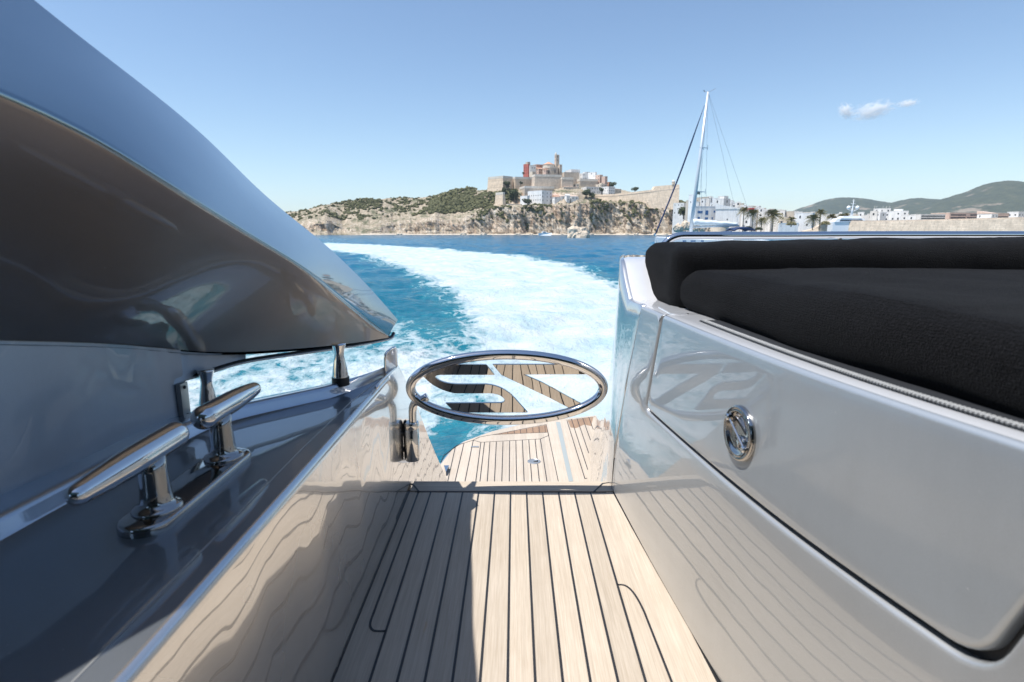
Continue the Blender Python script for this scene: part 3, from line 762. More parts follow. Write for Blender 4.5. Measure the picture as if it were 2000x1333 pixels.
def mx(x, y, z): return lerp_tab([(-1, .12), (.3, .095), (.56, .055), (1.07, .008), (1.47, -.035), (2, -.06)], y) * max(0, 1 - (x - .47) / .8)
soft_box("sun_pad", .458, 2.6, -1.2, 1.535, .640, .757, (.055, .13, .05), (60, 90, 10), 3, .012, None, mx,
         "large black terry towelling mattress on the ledge beside the teak passage", "sun pad")
soft_box("bolster_cushion", .402, 2.7, 1.45, 1.85, .640, .826, (.045, .075, .045), (80, 24, 12), 11, .010, None, None,
         "black terry bolster roll behind the mattress and under the chrome rail", "cushion")
# ============================================================ WATER
m = mat("sea_water", (.0, .09, .14), .14); t = NT(m)
t.b.inputs["IOR"].default_value = 1.33; t.b.inputs["Specular IOR Level"].default_value = .32
at_ = t.n("Attribute"); at_.attribute_name = "wake"; sx = t.n("SeparateColor"); t.l(at_.outputs["Color"], sx.inputs[0])
env, near, turb = sx.outputs[0], sx.outputs[1], sx.outputs[2]
co = t.coord(); 
# streaks follow the wake; three sizes of foam lace
cs = t.coord((1, .42, 1), (0, 0, .12))
nA = t.noise(cs, .55, 6, .62, .6); nB = t.noise(co, 2.6, 7, .68, 1.0); nC = t.noise(cs, 5.5, 6, .7, .4)
vor = t.n("TexVoronoi"); vor.feature = 'DISTANCE_TO_EDGE'; vor.inputs["Scale"].default_value = 1.7
wv = t.n("VectorMath", operation='ADD'); nz = t.n("TexNoise"); nz.inputs["Scale"].default_value = 1.9; nz.inputs["Detail"].default_value = 5; t.l(co, nz.inputs["Vector"])
sc_ = t.n("VectorMath", operation='SCALE'); sc_.inputs[3].default_value = 1.1; t.l(nz.outputs["Color"], sc_.inputs[0]); t.l(cs, wv.inputs[0]); t.l(sc_.outputs[0], wv.inputs[1]); t.l(wv.outputs[0], vor.inputs["Vector"])
lace = t.math('SUBTRACT', 1.0, t.math('MULTIPLY', vor.outputs["Distance"], 5.0), True)
nn = t.math('ADD', t.math('MULTIPLY', nA, .9), t.math('ADD', t.math('MULTIPLY', nB, .75), t.math('MULTIPLY', nC, .5)))
nn = t.math('ADD', nn, t.math('MULTIPLY', lace, .16))
val = t.math('ADD', t.math('SUBTRACT', nn, 1.62), t.math('MULTIPLY', env, 1.5))
foam = t.ramp(val, [(.0, (0,) * 3), (.07, (.5,) * 3), (.26, (1,) * 3)])
milk = t.ramp(val, [(.0, (0,) * 3), (.32, (1,) * 3)])
mk = t.math('ADD', val, .36)
deep = t.mix(near, (.001, .105, .205), (.0, .115, .165))
var = t.noise(t.coord((1, .3, 1)), .05, 4, .6)
deep = t.mix(t.math('MULTIPLY', t.ramp(var, [(.35, (0,) * 3), (.65, (1,) * 3)]), .5), deep, (.003, .12, .22))
turq = t.mix(t.ramp(mk, [(.12, (0,) * 3), (.55, (1,) * 3)]), deep, (.02, .22, .27))
fcol = t.mix(t.ramp(t.noise(co, .8, 6, .65), [(.3, (0,) * 3), (.7, (1,) * 3)]), (.34, .47, .51), (.58, .60, .61))
t.l(t.mix(foam, turq, fcol), t.b.inputs["Base Color"])
t.l(t.ramp(foam, [(0, (.13,) * 3), (.6, (.8,) * 3)]), t.b.inputs["Roughness"])
hb = t.math('ADD', t.math('MULTIPLY', t.noise(t.coord((1, 1.7, 1)), 1.1, 6, .62), 1.0), t.math('MULTIPLY', t.noise(co, 6, 5, .7), .28))
b1 = t.bump(hb, .55, .35)
b2 = t.bump(t.math('MULTIPLY', foam, t.math('ADD', nB, nC)), .5, .08, b1)
t.l(b2, t.b.inputs["Normal"])
M['water'] = m

NR, NC_ = 760, 820
kk = np.linspace(0, 1, NR); Yr = -8 + 5.0 * np.exp(kk * math.log(7600 / 5.0))
Yr = np.where(Yr < 1e9, Yr, Yr)
ss = np.linspace(-1, 1, NC_); ss = np.sign(ss) * (np.abs(ss) * .62 + .95 * np.abs(ss) ** 3)
YY, SS = np.meshgrid(Yr, ss, indexing='ij'); XX = SS * (YY + 14)
Lb = [(0, -.8), (5, -.85), (6.6, -.95), (8, -1.2), (10.7, -1.5), (18, -2.3), (27.8, -4.9), (41, -9.7), (60, -17), (91, -33), (121, -48), (160, -75), (220, -120)]
Rb = [(0, 7.5), (10, 6.2), (20, 5.5), (27.8, 5.1), (41, 5.3), (50, 3.5), (60, 1.2), (91, -13), (121, -30), (160, -52), (220, -95)]
l_ = np.interp(YY, *zip(*Lb)); r_ = np.interp(YY, *zip(*Rb)); wd = np.maximum(r_ - l_, 2)
inside = np.minimum((XX - l_) / (wd * .22 + .25), (r_ - XX) / (wd * .22 + .3))
inside = inside - .18
env = np.clip(inside * .62 + .30, -.0, .82)
env = np.where(inside < 0, np.clip(.30 + inside * .42, 0, 1), env)
env *= 1 - smooth(95, 150, YY) * .75
# lateral churn thrown off the quarter on the left: patchy foam
lat = np.exp(-((YY - 8) / 9) ** 2) * smooth(-13, -6, XX) * (1 - smooth(-1.2, 0, XX)); env = np.maximum(env, .44 * lat)
lat2 = smooth(3, 6, YY) * (1 - smooth(9, 14, YY)) * smooth(-4.5, -2.8, XX) * (1 - smooth(-1.0, .5, XX)); env = np.maximum(env, .50 * lat2)
# smooth dark patch right behind the left corner of the platform
dk = np.exp(-(((XX + .80) / .26) ** 2 + ((YY - 5.4) / 1.2) ** 2)); env = env * (1 - .95 * np.clip(dk * 1.3, 0, 1))
# far flecks
env = np.maximum(env, .10)
sp_ = np.exp(-((YY - 95) / 40) ** 2) * smooth(8, 30, XX) * .05; env += sp_
amp = .035 + .05 * smooth(4, 30, YY); amp = np.where(YY > 300, amp * (1 - smooth(300, 900, YY)), amp)
Z = np.zeros_like(XX); rs = np.random.RandomState(5)
cell = np.maximum((YY + 8) * .0105, .05)
for i in range(26):
    lam = .5 * 1.32 ** (i % 13) ; th = rs.uniform(-1.0, 1.0) + 1.9; k_ = 2 * math.pi / lam
    ph = rs.uniform(0, 6.28); a_ = .0105 * lam ** .9
    fade = np.clip((lam / cell - 2.2) / 2.5, 0, 1)
    w_ = np.sin(k_ * (XX * math.cos(th) + YY * math.sin(th)) + ph + 1.5 * vnoise(XX / (lam * 3) + i * 9, YY / (lam * 3), i))
    Z += fade * a_ * (1 - np.abs(w_) * 1.0) * np.where(YY > 250, 0.6, 1)
Z -= Z[YY < 200].mean()
tb = smooth(.35, .75, env); cf = np.clip((1.2 / cell - 2) / 3, 0, 1)
Z += tb * cf * (.14 * fbm(XX * .55, YY * .45, 31, 4) + .05 * fbm(XX * 2.2, YY * 2.0, 61, 3))
Z += np.exp(-((YY - 7.5) / 3.5) ** 2) * np.exp(-((XX - 2.5) / 3) ** 2) * .12      # prop wash mound
Z = np.where((YY < 5.6) & (XX > -1.2), np.minimum(Z, .1), Z)
Z = Z * smooth(1.0, 4.0, YY) 
V = np.stack([XX, YY, Z + WATER], -1).reshape(-1, 3)
idx = np.arange(NR * NC_).reshape(NR, NC_); q = np.stack([idx[:-1, :-1], idx[:-1, 1:], idx[1:, 1:], idx[1:, :-1]], -1).reshape(-1, 4)
def np_mesh(name, V, q, mats, smooth_=True):
    me = bpy.data.meshes.new(name); nv = len(V); nf, k = q.shape
    me.vertices.add(nv); me.vertices.foreach_set("co", V.astype(np.float32).ravel())
    me.loops.add(nf * k); me.loops.foreach_set("vertex_index", q.astype(np.int32).ravel())
    me.polygons.add(nf); me.polygons.foreach_set("loop_start", np.arange(0, nf * k, k, dtype=np.int32))
    me.polygons.foreach_set("loop_total", np.full(nf, k, dtype=np.int32))
    me.polygons.foreach_set("use_smooth", np.full(nf, smooth_))
    for m_ in mats: me.materials.append(m_)
    me.update(calc_edges=True); me.validate()
    o = bpy.data.objects.new(name, me); COL.objects.link(o); return o
sea = np_mesh("sea_water", V, q, [M['water']]); tag(sea, "blue sea with the white wake curving away astern", None, None, "structure")
ca = sea.data.color_attributes.new("wake", 'FLOAT_COLOR', 'POINT')
near = 1 - smooth(6, 60, YY)
ca.data.foreach_set("color", np.stack([env, near, tb, np.ones_like(env)], -1).astype(np.float32).ravel())

# ============================================================ LAND
HK = F * 1.0180
def PX(px, Y): return ray(px, 455).x / ray(px, 455).y * Y
def PZh(py, Y, px=1005): return atY(px, py, Y).z
def land_mat(name):
    m = mat(name, (.4, .33, .26), .9); t = NT(m); co = t.coord()
    g = t.n("NewGeometry"); sx = t.n("SeparateXYZ"); t.l(g.outputs["True Normal"], sx.inputs[0])
    n1 = t.noise(t.coord((1, 1, .5), (0, .5, 0)), .16, 8, .65, .5); n2 = t.noise(co, .035, 6, .6); n3 = t.noise(co, .5, 5, .7)
    rock = t.ramp(n1, [(.33, (.11, .085, .065)), (.43, (.33, .255, .18)), (.51, (.53, .44, .34)), (.64, (.67, .59, .49))])  # darkest stops stand for shade in the cliff, beside real rock tones
    n4 = t.noise(t.coord((.10, .10, 1.5), (0, .55, 0)), .55, 5, .6, .4); rock = t.mix(1.0, rock, t.ramp(n4, [(.36, (.58, .56, .54)), (.46, (1, 1, 1)), (.62, (1.1, 1.08, 1.04))]), 'MULTIPLY')
    rock = t.mix(t.math('MULTIPLY', t.ramp(n2, [(.45, (0,) * 3), (.6, (1,) * 3)]), .45), rock, (.44, .29, .19))
    soil = t.ramp(n3, [(.3, (.20, .165, .10)), (.48, (.33, .265, .185)), (.58, (.46, .39, .29)), (.68, (.66, .60, .50))])
    green = t.ramp(n3, [(.3, (.045, .06, .025)), (.7, (.12, .13, .055))])
    soil = t.mix(t.ramp(t.noise(co, .07, 6, .62), [(.50, (0,) * 3), (.60, (.8,) * 3)]), soil, green)
    st = t.ramp(t.math('ADD', sx.outputs[2], t.math('MULTIPLY', t.math('SUBTRACT', n3, .5), .35)), [(.68, (0,) * 3), (.80, (1,) * 3)])
    t.l(t.mix(st, rock, soil), t.b.inputs["Base Color"])
    t.l(t.bump(t.math('ADD', n1, t.math('MULTIPLY', n3, .4)), 1.0, 2.5), t.b.inputs["Normal"])
    return m
M['land'] = land_mat("headland_rock")
CT = [(480, 452), (540, 446), (565, 440), (600, 434), (625, 432), (650, 431), (668, 441), (700, 446), (722, 445), (735, 440), (780, 432), (830, 425), (850, 422), (880, 430), (905, 424), (930, 414), (965, 404), (1000, 402), (1050, 400), (1100, 399), (1150, 393), (1200, 395), (1260, 396), (1320, 397), (1338, 402), (1352, 425), (1380, 446), (1420, 450)]
RT = [(480, 450), (520, 436), (565, 417), (600, 411), (640, 402), (680, 394), (715, 391), (760, 388), (820, 388), (850, 385), (880, 376), (905, 371), (950, 372), (1000, 366), (1060, 361), (1120, 362), (1180, 366), (1230, 376), (1290, 389), (1330, 397), (1345, 405), (1375, 440), (1420, 449)]
ST = [(480, 700), (560, 690), (600, 672), (640, 668), (670, 690), (720, 680), (760, 700), (800, 712), (850, 700), (900, 715), (960, 708), (1020, 700), (1070, 690), (1120, 684), (1180, 700), (1260, 690), (1320, 680), (1345, 660), (1380, 650), (1420, 645)]
NP, NV = 900, 150
ps = np.linspace(480, 1420, NP)
ct = np.interp(ps, *zip(*CT)); rt = np.interp(ps, *zip(*RT)); st_ = np.interp(ps, *zip(*ST)) 
st_ = st_ + 9 * fbm(ps / 26, ps * 0, 3, 4); ct = ct + 1.6 * fbm(ps / 14, ps * 0, 9, 3); rt = rt + 1.0 * fbm(ps / 9, ps * 0, 19, 3)
LV = np.zeros((NP, NV, 3))
for i, p in enumerate(ps):
    s0 = st_[i]; hc = PZh(ct[i], s0 + 20); hr = PZh(rt[i], s0 + 115)
    tw2 = float(smooth(925, 960, p) * (1 - smooth(1325, 1345, p))); ym = lerp_tab([(925, 392), (950, 381), (1000, 376), (1130, 375), (1160, 381), (1200, 384), (1250, 389), (1330, 398)], p)
    k = [(s0 - 12, -5), (s0 - 2, WATER - .4), (s0 + 2, WATER + 1.2), (s0 + 7, hc * .22), (s0 + 13, hc * .72), (s0 + 19, hc * .97), (s0 + 27, hc * 1.0 + 1), (s0 + 41, hc * .97 if tw2 > .5 else hc * .86 + hr * .14 + 1), (s0 + 64, (hc * .55 + hr * .45 + .8) * (1 - tw2) + tw2 * PZh(ym, s0 + 64)), (s0 + 112, hr), (s0 + 135, hr + 1), (s0 + 190, hr * .8), (s0 + 260, -4)]
    k = np.array(k); seg = np.hypot(np.diff(k[:, 0]), np.diff(k[:, 1])); w_ = np.array([1, 1, 1, 1.5, 1.5, 1.5, 1.2, 1, 1, .8, .5, .3, .2]); seg = seg * w_[1:] ** 1
    c_ = np.r_[0, np.cumsum(seg)]; u_ = np.linspace(0, c_[-1], NV)
    Yk = np.interp(u_, c_, k[:, 0]); Zk = np.interp(u_, c_, k[:, 1])
    LV[i, :, 0] = PX(p, 1) * Yk; LV[i, :, 1] = Yk; LV[i, :, 2] = Zk
dZ = np.gradient(LV[:, :, 2], axis=1); dY = np.gradient(LV[:, :, 1], axis=1); steep = smooth(.35, 1.4, dZ / (np.abs(dY) + .01))
X_, Y_, Z_ = LV[..., 0], LV[..., 1], LV[..., 2]
rid = 1 - np.abs(fbm((X_ + Z_ * .55) / 16, (Z_ - Y_ * .3) / 34, 41, 5)) * 2.2
rid2 = 1 - np.abs(fbm((X_ + Z_ * .7) / 4.5, (Z_ - X_ * .2) / 9, 47, 4)) * 2
mask0 = smooth(WATER, WATER + 3, Z_)
d_ = steep * mask0 * (rid * 8.0 + rid2 * 2.6 - 5)
LV[..., 1] -= d_; LV[..., 2] += d_ * .12 * mask0
rough_ = (1 - steep) * mask0 * (1.4 * fbm(X_ / 12, Y_ / 12, 71, 4) + .8 * fbm(X_ / 3.5, Y_ / 3.5, 77, 3))
tw3 = (smooth(1005, 1015, ps) * (1 - smooth(1310, 1330, ps)))[:, None]
LV[..., 2] += rough_ * (1 - .7 * tw3)
idx = np.arange(NP * NV).reshape(NP, NV); q = np.stack([idx[:-1, :-1], idx[1:, :-1], idx[1:, 1:], idx[:-1, 1:]], -1).reshape(-1, 4)
hl = np_mesh("headland_terrain", LV.reshape(-1, 3), q, [M['land']], False); tag(hl, "rocky headland with eroded cliffs and scrub under the old town", None, None, "structure")
def ground_at(p, v):    # v = 0..1 along profile
    i = int(np.clip((p - 480) / 940 * (NP - 1), 0, NP - 1)); return LV[i, int(v * (NV - 1))]
# beach at the foot, low town ground, hills
M['sand'] = mat("pale_shore", (.58, .50, .40), .9)
mb = MB(); rows = []
for i in range(0, NP, 4):
    x, y = LV[i, 0, 0], st_[i]
    if 700 < ps[i] < 1400: rows.append([(x * (y - 12) / (y - 12), y - 6, WATER - .1), (x, y - 4, WATER + .35 + .25 * math.sin(i * .3)), (x, y + 4, WATER + 1.3)])
mb.grid(rows); b_ = mb.build("beach", [M['sand']], None, False); tag(b_, "thin strip of pale beach at the foot of the cliff", None, None, "structure")
M['townground'] = mat("town_ground", (.42, .36, .28), .9)
mb = MB(); xr = lambda p, Y: PX(p, Y)
pts = [(xr(1385, 352), 352), (xr(1600, 345), 345), (xr(2600, 340), 340), (xr(3600, 2600), 2600), (xr(1300, 2600), 2600), (xr(1320, 640), 640)]
mb.prism(pts, -6, .35); o = mb.build("town_ground", [M['townground']]); tag(o, "low ground of the harbour town", None, None, "structure")

def hill(label, D, dep, tab, seed):
    tab = [(a, b) for a, b in tab]; p0, p1 = tab[0][0], tab[-1][0]; n = int((p1 - p0) / 2.2) + 2; k = 46
    P_ = np.linspace(p0, p1, n); prof = np.interp(P_, *zip(*tab)); ker = np.ones(9) / 9; pp = np.convolve(np.pad(prof, 4, 'edge'), ker, 'valid')
    V = np.zeros((n, k, 3))
    for i in range(n):
        hr = PZh(pp[i], D) + 3 * float(fbm(np.array(P_[i] / 9), np.array(0.), seed, 3)) 
        for j in range(k):
            s_ = j / (k - 1); Y = D - dep * (1 - s_) * 1.0 if s_ < .75 else D - dep * .25 + (s_ - .75) * dep * 2
            if s_ <= .75: f = math.sin(s_ / .75 * math.pi / 2) ** 1.25; Y = D - dep * (1 - s_ / .75)
            else: f = math.cos((s_ - .75) / .25 * math.pi / 2); Y = D + dep * (s_ - .75) * 3
            V[i, j] = (PX(P_[i], D) * (Y / D) ** .5, Y, -8 + (hr + 8) * f)
    X_, Y_ = V[..., 0], V[..., 1]; h_ = V[..., 2] / max(1, V[..., 2].max())
    V[..., 2] += (h_ > .04) * (1 - h_) * h_ * 4 * 38 * fbm(X_ / 260, Y_ / 300, seed, 4) + h_ * 3.5 * fbm(X_ / 22, Y_ / 22, seed + 3, 3)
    idx = np.arange(n * k).reshape(n, k); q = np.stack([idx[:-1, :-1], idx[1:, :-1], idx[1:, 1:], idx[:-1, 1:]], -1).reshape(-1, 4)
    o = np_mesh("hill", V.reshape(-1, 3), q, [M['hill']]); tag(o, label, None, None, "structure")
m = mat("hill_scrub", (.08, .10, .05), .95); t = NT(m); co = t.coord()
c1 = t.ramp(t.noise(co, .02, 6, .7), [(.35, (.022, .036, .022)), (.6, (.048, .062, .034)), (.72, (.10, .09, .06))])
c2 = t.mix(t.ramp(t.noise(t.coord((1, 1, 2)), .0045, 7, .68), [(.585, (0,) * 3), (.66, (.7,) * 3)]), c1, (.33, .26, .20))
t.l(c2, t.b.inputs["Base Color"]); t.l(t.bump(t.noise(co, .06, 6, .7), .8, 10), t.b.inputs["Normal"]); M['hill'] = m
hill("low rounded green hill behind the white town", 4600, 900, [(1440, 456), (1500, 440), (1545, 411), (1580, 399), (1605, 391), (1625, 386.5), (1650, 387), (1680, 391), (1720, 399), (1760, 412), (1850, 440), (1900, 456)], 3)
hill("long middle green ridge between the two summits", 4100, 900, [(1640, 456), (1690, 420), (1725, 400), (1755, 391), (1775, 388), (1800, 390), (1830, 391), (1880, 396), (1960, 415), (2060, 456)], 13)
hill("tall domed green hill at the right", 3400, 900, [(1680, 456), (1740, 432), (1790, 410), (1830, 394), (1860, 383), (1885, 373), (1905, 363), (1925, 356.5), (1945, 354.5), (1965, 357), (1985, 364), (2010, 378), (2060, 400), (2140, 425), (2300, 440), (2500, 456)], 23)

# ============================================================ VEGETATION
def leaf_mat(name, a, b):
    m = mat(name, a, .8); t = NT(m); g = t.n("ObjectInfo"); co = t.coord()
    t.l(t.mix(t.ramp(t.noise(co, .9, 4, .6), [(.3, (0,) * 3), (.7, (1,) * 3)]), a, b), t.b.inputs["Base Color"]); return m
M['scrub'] = leaf_mat("scrub_leaves", (.042, .048, .016), (.135, .125, .042))
M['pine'] = leaf_mat("pine_leaves", (.035, .05, .02), (.085, .10, .042))
M['bark'] = mat("bark", (.16, .12, .09), .9)
M['palm'] = leaf_mat("palm_leaves", (.13, .13, .055), (.30, .25, .12))
M['palm_bark'] = mat("palm_bark", (.22, .17, .12), .95)
def icos(sub):
    bm = bmesh.new(); bmesh.ops.create_icosphere(bm, subdivisions=sub, radius=1); v = np.array([x.co[:] for x in bm.verts]); f = np.array([[y.index for y in x.verts] for x in bm.faces]); bm.free(); return v, f
IV, IF = icos(2)
rs = np.random.RandomState(11); VV = []; FF = []; nb = 0
def bush(c, r, flat=.75):
    global nb
    k = 1 + .38 * rs.randn(len(IV)) * .6
    v = IV * k[:, None] * np.array([r, r, r * flat]) + np.array(c); VV.append(v); FF.append(IF + nb); nb += len(IV)
n = 0; tries = 0
while n < 3000 and tries < 60000:
    tries += 1
    p = rs.uniform(545, 1345); v = rs.uniform(.42, .93)
    g = ground_at(p, v); i = int(np.clip((p - 480) / 940 * (NP - 1), 0, NP - 1)); s0 = st_[i]
    if g[1] < s0 + 20 or g[1] > s0 + 130: continue
    if 1010 < p < 1300 and g[1] > s0 + 31: continue
    if 930 < p < 1010 and g[1] > s0 + 90: continue
    dens = float(fbm(np.array(g[0] / 42), np.array(g[1] / 34), 5, 4)) + .55 * float(fbm(np.array(g[0] / 11), np.array(g[1] / 9), 8, 3))
    side = smooth(760, 880, p)
    if dens < rs.uniform(-.10, .10) + .10 * (1 - side) - .20 * side and rs.rand() < .93: continue
    bush((g[0], g[1], g[2] + .4), (rs.uniform(.5, 1.0) + 2.0 * rs.rand() ** 2.2) * (1 + .35 * side)); n += 1
for _ in range(420):   # plants clinging to the brow of the cliff
    p = rs.choice([rs.uniform(1020, 1075), rs.uniform(1150, 1185), rs.uniform(1205, 1290), rs.uniform(930, 1000)]); v = rs.uniform(.25, .5)
    i = int(np.clip((p - 480) / 940 * (NP - 1), 0, NP - 1)); s0 = st_[i]
    row = LV[i]; j = np.argmin(np.abs(row[:, 1] - (s0 + rs.uniform(9, 24)))); g = row[j]
    bush((g[0], g[1] - .5, g[2]), rs.uniform(.8, 2.2))
for _ in range(160):
    p = rs.uniform(900, 1330); i = int((p - 480) / 940 * (NP - 1)); row = LV[i]; j = rs.randint(25, 75); g = row[j]
    if g[2] > 3 and rs.rand() < .6: bush((g[0], g[1] - .4, g[2]), rs.uniform(.6, 1.8))
o = np_mesh("hillside_scrub", np.concatenate(VV), np.concatenate(FF), [M['scrub']], False); tag(o, "dark green scrub covering the rocky headland", None, None, "stuff")

def pine(label, px, yb, h_px, w_px, D, seed, group="trees below the old town walls"):
    r = random.Random(seed); b = atY(px, yb, D); s_ = D / HK; h = h_px * s_; w = w_px * s_
    e = empty("pine_tree", tuple(b), label=label, cat="tree", group=group)
    mb = MB(); mb.tube([b - Vector((0, 0, 2)), b + Vector((0, 0, h * .35)), b + Vector((w * .05, 0, h * .7))], [w * .05, w * .04, w * .015], 7)
    for k in range(4):
        a = r.uniform(0, 6.28); mb.tube([b + Vector((0, 0, h * .35)), b + Vector((math.cos(a) * w * .25, math.sin(a) * w * .25, h * .65))], [w * .025, w * .01], 5)
    mb.build("trunk", [M['bark']], e)
    v = []; f = []
    for k in range(11):
        a = r.uniform(0, 6.28); q = r.uniform(0, .38) * w; cz = h * r.uniform(.38, .84); c = b + Vector((math.cos(a) * q, math.sin(a) * q * .8, cz)); R = w * r.uniform(.14, .24)
        for j in range(90):
            d = Vector((r.gauss(0, 1), r.gauss(0, 1), r.gauss(0, .75))).normalized() * R * r.uniform(.55, 1.1); p = c + d; z = R * r.uniform(.16, .3)
            u = Vector((r.gauss(0, 1), r.gauss(0, 1), r.gauss(0, 1))).normalized(); w2 = u.orthogonal().normalized(); n0 = len(v)
            v += [p + u * z, p + w2 * z, p - u * z, p - w2 * z]; f.append((n0, n0 + 1, n0 + 2, n0 + 3))
    mesh_obj("crown", v, f, M['pine'], e); return e
for k, (lb, px, yb, hp, wp, D) in enumerate([
    ("dark pine leaning against the right side of the western bastion", 991, 374, 20, 17, 770), ("broad dark pine below the bastion, above the small ruined wall", 1005, 394, 24, 26, 745),
    ("small pine squeezed beside the retaining wall left of the white hospice", 985, 380, 13, 14, 760), ("round bush like tree on top of the curtain wall ledge", 1017, 362, 8, 8, 775),
    ("wide green pine between the pink roofed house and the long wall", 1146, 386, 14, 20, 742), ("pine with flat crown directly beside the wide one near the long wall", 1157, 387, 10, 14, 744),
    ("little tree in front of the white villa under the keep", 1175, 376, 9, 10, 750), ("green tree on the skyline right of the stone tenements", 1196, 366, 8, 14, 800),
    ("low dark tree behind the top of the long sloping wall", 1240, 373, 6, 15, 790), ("small dark tree at the foot of the red house", 1022, 344, 8, 6, 812),
    ("dark shrub like tree clinging at the left of the hospice", 1030, 400, 10, 18, 712), ("green tree on the rocks at the left end of the white town", 1335, 424, 17, 26, 520)]):
    pine(lb, px, yb, hp, wp, D, k)

def palm(label, px, yb, yt, wp, D, seed):
    r = random.Random(seed); b = atY(px, yb, D); T = atY(px, yt, D); s_ = D / HK; R = wp * s_ * .66; top = T.z - R * .45
    e = empty("palm_tree", tuple(b), label=label, cat="palm tree", group="palms in front of the white harbour town")
    mb = MB(); mb.tube([b - Vector((0, 0, 1)), b + Vector((.1, 0, (top - b.z) * .5)), Vector((b.x, b.y, top))], [.34, .25, .28], 8); mb.build("trunk", [M['palm_bark']], e)
    v = []; f = []
    for k in range(64):
        a = r.uniform(0, 6.28); el = r.uniform(-.5, 1.25); L = R * r.uniform(.85, 1.15); d = Vector((math.cos(a) * math.cos(el), math.sin(a) * math.cos(el), math.sin(el))); side = Vector((-math.sin(a), math.cos(a), 0)); p = Vector((b.x, b.y, top)); prev = None
        for j in range(8):
            s2 = j / 7; q = Vector((b.x, b.y, top)) + d * L * s2 + Vector((0, 0, -L * .55 * s2 * s2)); w = L * .26 * math.sin(math.pi * (s2 * .85 + .12)); 
            for sg in (-1, 1):
                n0 = len(v); q2 = q + side * w * sg + d * w * .6 - Vector((0, 0, w * .45)); q3 = q + d * L * .055
                v += [q, q3, q2]; f.append((n0, n0 + 1, n0 + 2))
                v += [q3, q3 + d * L * .03, q2 + d * L * .05]; f.append((n0 + 3, n0 + 4, n0 + 5))
    mesh_obj("crown", v, f, M['palm'], e)
for k, a in enumerate([("slender palm against the blank white gable", 1450, 452, 405, 20, 318), ("shaggy palm second from the blank white gable", 1468, 452, 410, 26, 312), ("low palm between the shaggy palm and the thick one", 1486, 452, 425, 20, 316),
                       ("thickest palm with the widest crown, standing before the white houses", 1508, 452, 411, 34, 308), ("little palm above the flat white box building", 1545, 440, 424, 18, 325), ("palm left of the tallest one by the harbour wall", 1587, 446, 420, 26, 326),
                       ("tallest palm with bare trunk behind the harbour wall", 1600, 446, 410, 20, 330), ("small palm at the right of the tall palm", 1624, 440, 419, 18, 335), ("palm half hidden behind the motor yacht", 1643, 436, 418, 16, 345), ("dark little palm beside the yacht mast", 1652, 436, 417, 14, 347)]):
    palm(*a, seed=40 + k)
mb = MB(); rs = np.random.RandomState(4)
for i, (lb, px, py, wp) in enumerate([("green hedge at the foot of the shaggy palm", 1462, 446, 20), ("round green bush under the thick palm", 1482, 447, 16), ("bright green bush at the left end of the harbour wall", 1612, 436, 20), ("bright green hedge on top of the flat white box building", 1546, 437, 20)]):
    D = 322; c = atY(px, py, D); R = wp * D / HK / 2; v = []; f = []; r = random.Random(i)
    for j in range(700):
        d = Vector((r.gauss(0, 1), r.gauss(0, .7), abs(r.gauss(0, .8)))).normalized() * r.uniform(.5, 1); p = c + Vector((d.x * R, d.y * R * .7, d.z * R * .7 - R * .3)); z = R * .09
        u = Vector((r.gauss(0, 1), r.gauss(0, 1), r.gauss(0, 1))).normalized(); w2 = u.orthogonal().normalized(); n0 = len(v); v += [p + u * z, p + w2 * z, p - u * z, p - w2 * z]; f.append((n0, n0 + 1, n0 + 2, n0 + 3))
    o = mesh_obj("shrub", v, f, M['palm'] if i > 1 else M['pine']); tag(o, lb, "shrub", "shrubs by the palms")
# ============================================================ BUILDINGS
def wall_mat(name, c, var=.12, sc=.25, stone=False):
    m = mat(name, c, .85); t = NT(m); co = t.coord()
    n = t.noise(co, sc, 6, .65); a = tuple(x * (1 - var) for x in c); b = tuple(min(.9, x * (1 + var * .6)) for x in c)
    col = t.ramp(n, [(.35, a), (.6, b)])
    streak = t.ramp(t.noise(t.coord((1, 1, .12)), sc * 3, 5, .7), [(.4, (.86,) * 3), (.6, (1,) * 3)]); col = t.mix(1, col, streak, 'MULTIPLY')
    if stone:
        br = t.n("TexBrick"); br.inputs["Scale"].default_value = 1; br.inputs["Mortar Size"].default_value = .06; br.inputs["Brick Width"].default_value = 1.6; br.inputs["Row Height"].default_value = .8
        cx = t.n("CombineXYZ"); s_ = t.n("SeparateXYZ"); t.l(co, s_.inputs[0]); t.l(t.math('ADD', s_.outputs[0], s_.outputs[1]), cx.inputs[0]); t.l(s_.outputs[2], cx.inputs[1]); t.l(cx.outputs[0], br.inputs["Vector"])
        br.inputs["Color1"].default_value = (1, 1, 1, 1); br.inputs["Color2"].default_value = (.86, .85, .84, 1); br.inputs["Mortar"].default_value = (.72, .70, .68, 1)
        col = t.mix(1, col, br.outputs["Color"], 'MULTIPLY')
    t.l(col, t.b.inputs["Base Color"]); return m
M['white'] = wall_mat("whitewash", (.80, .79, .77), .07); M['white2'] = wall_mat("aged_whitewash", (.70, .68, .645), .10); M['cream'] = wall_mat("cream_render", (.62, .54, .44), .12)
M['stone'] = wall_mat("rampart_stone", (.80, .64, .48), .14, .3, True); M['greystone'] = wall_mat("grey_stone", (.64, .535, .43), .16, .4, True); M['pinkstone'] = wall_mat("pink_render", (.60, .44, .36), .12)
M['red'] = wall_mat("red_render", (.46, .13, .10), .2); M['orange'] = wall_mat("orange_render", (.62, .34, .22), .15); M['tile'] = wall_mat("terracotta_tiles", (.56, .34, .24), .18, .8); M['paletile'] = wall_mat("pale_tiles", (.66, .50, .41), .14, .8)
M['win'] = mat("window_dark", (.035, .04, .05), .25); M['bluewin'] = mat("blue_shutter", (.03, .12, .30), .5); M['cap'] = wall_mat("coping", (.66, .60, .52), .1)
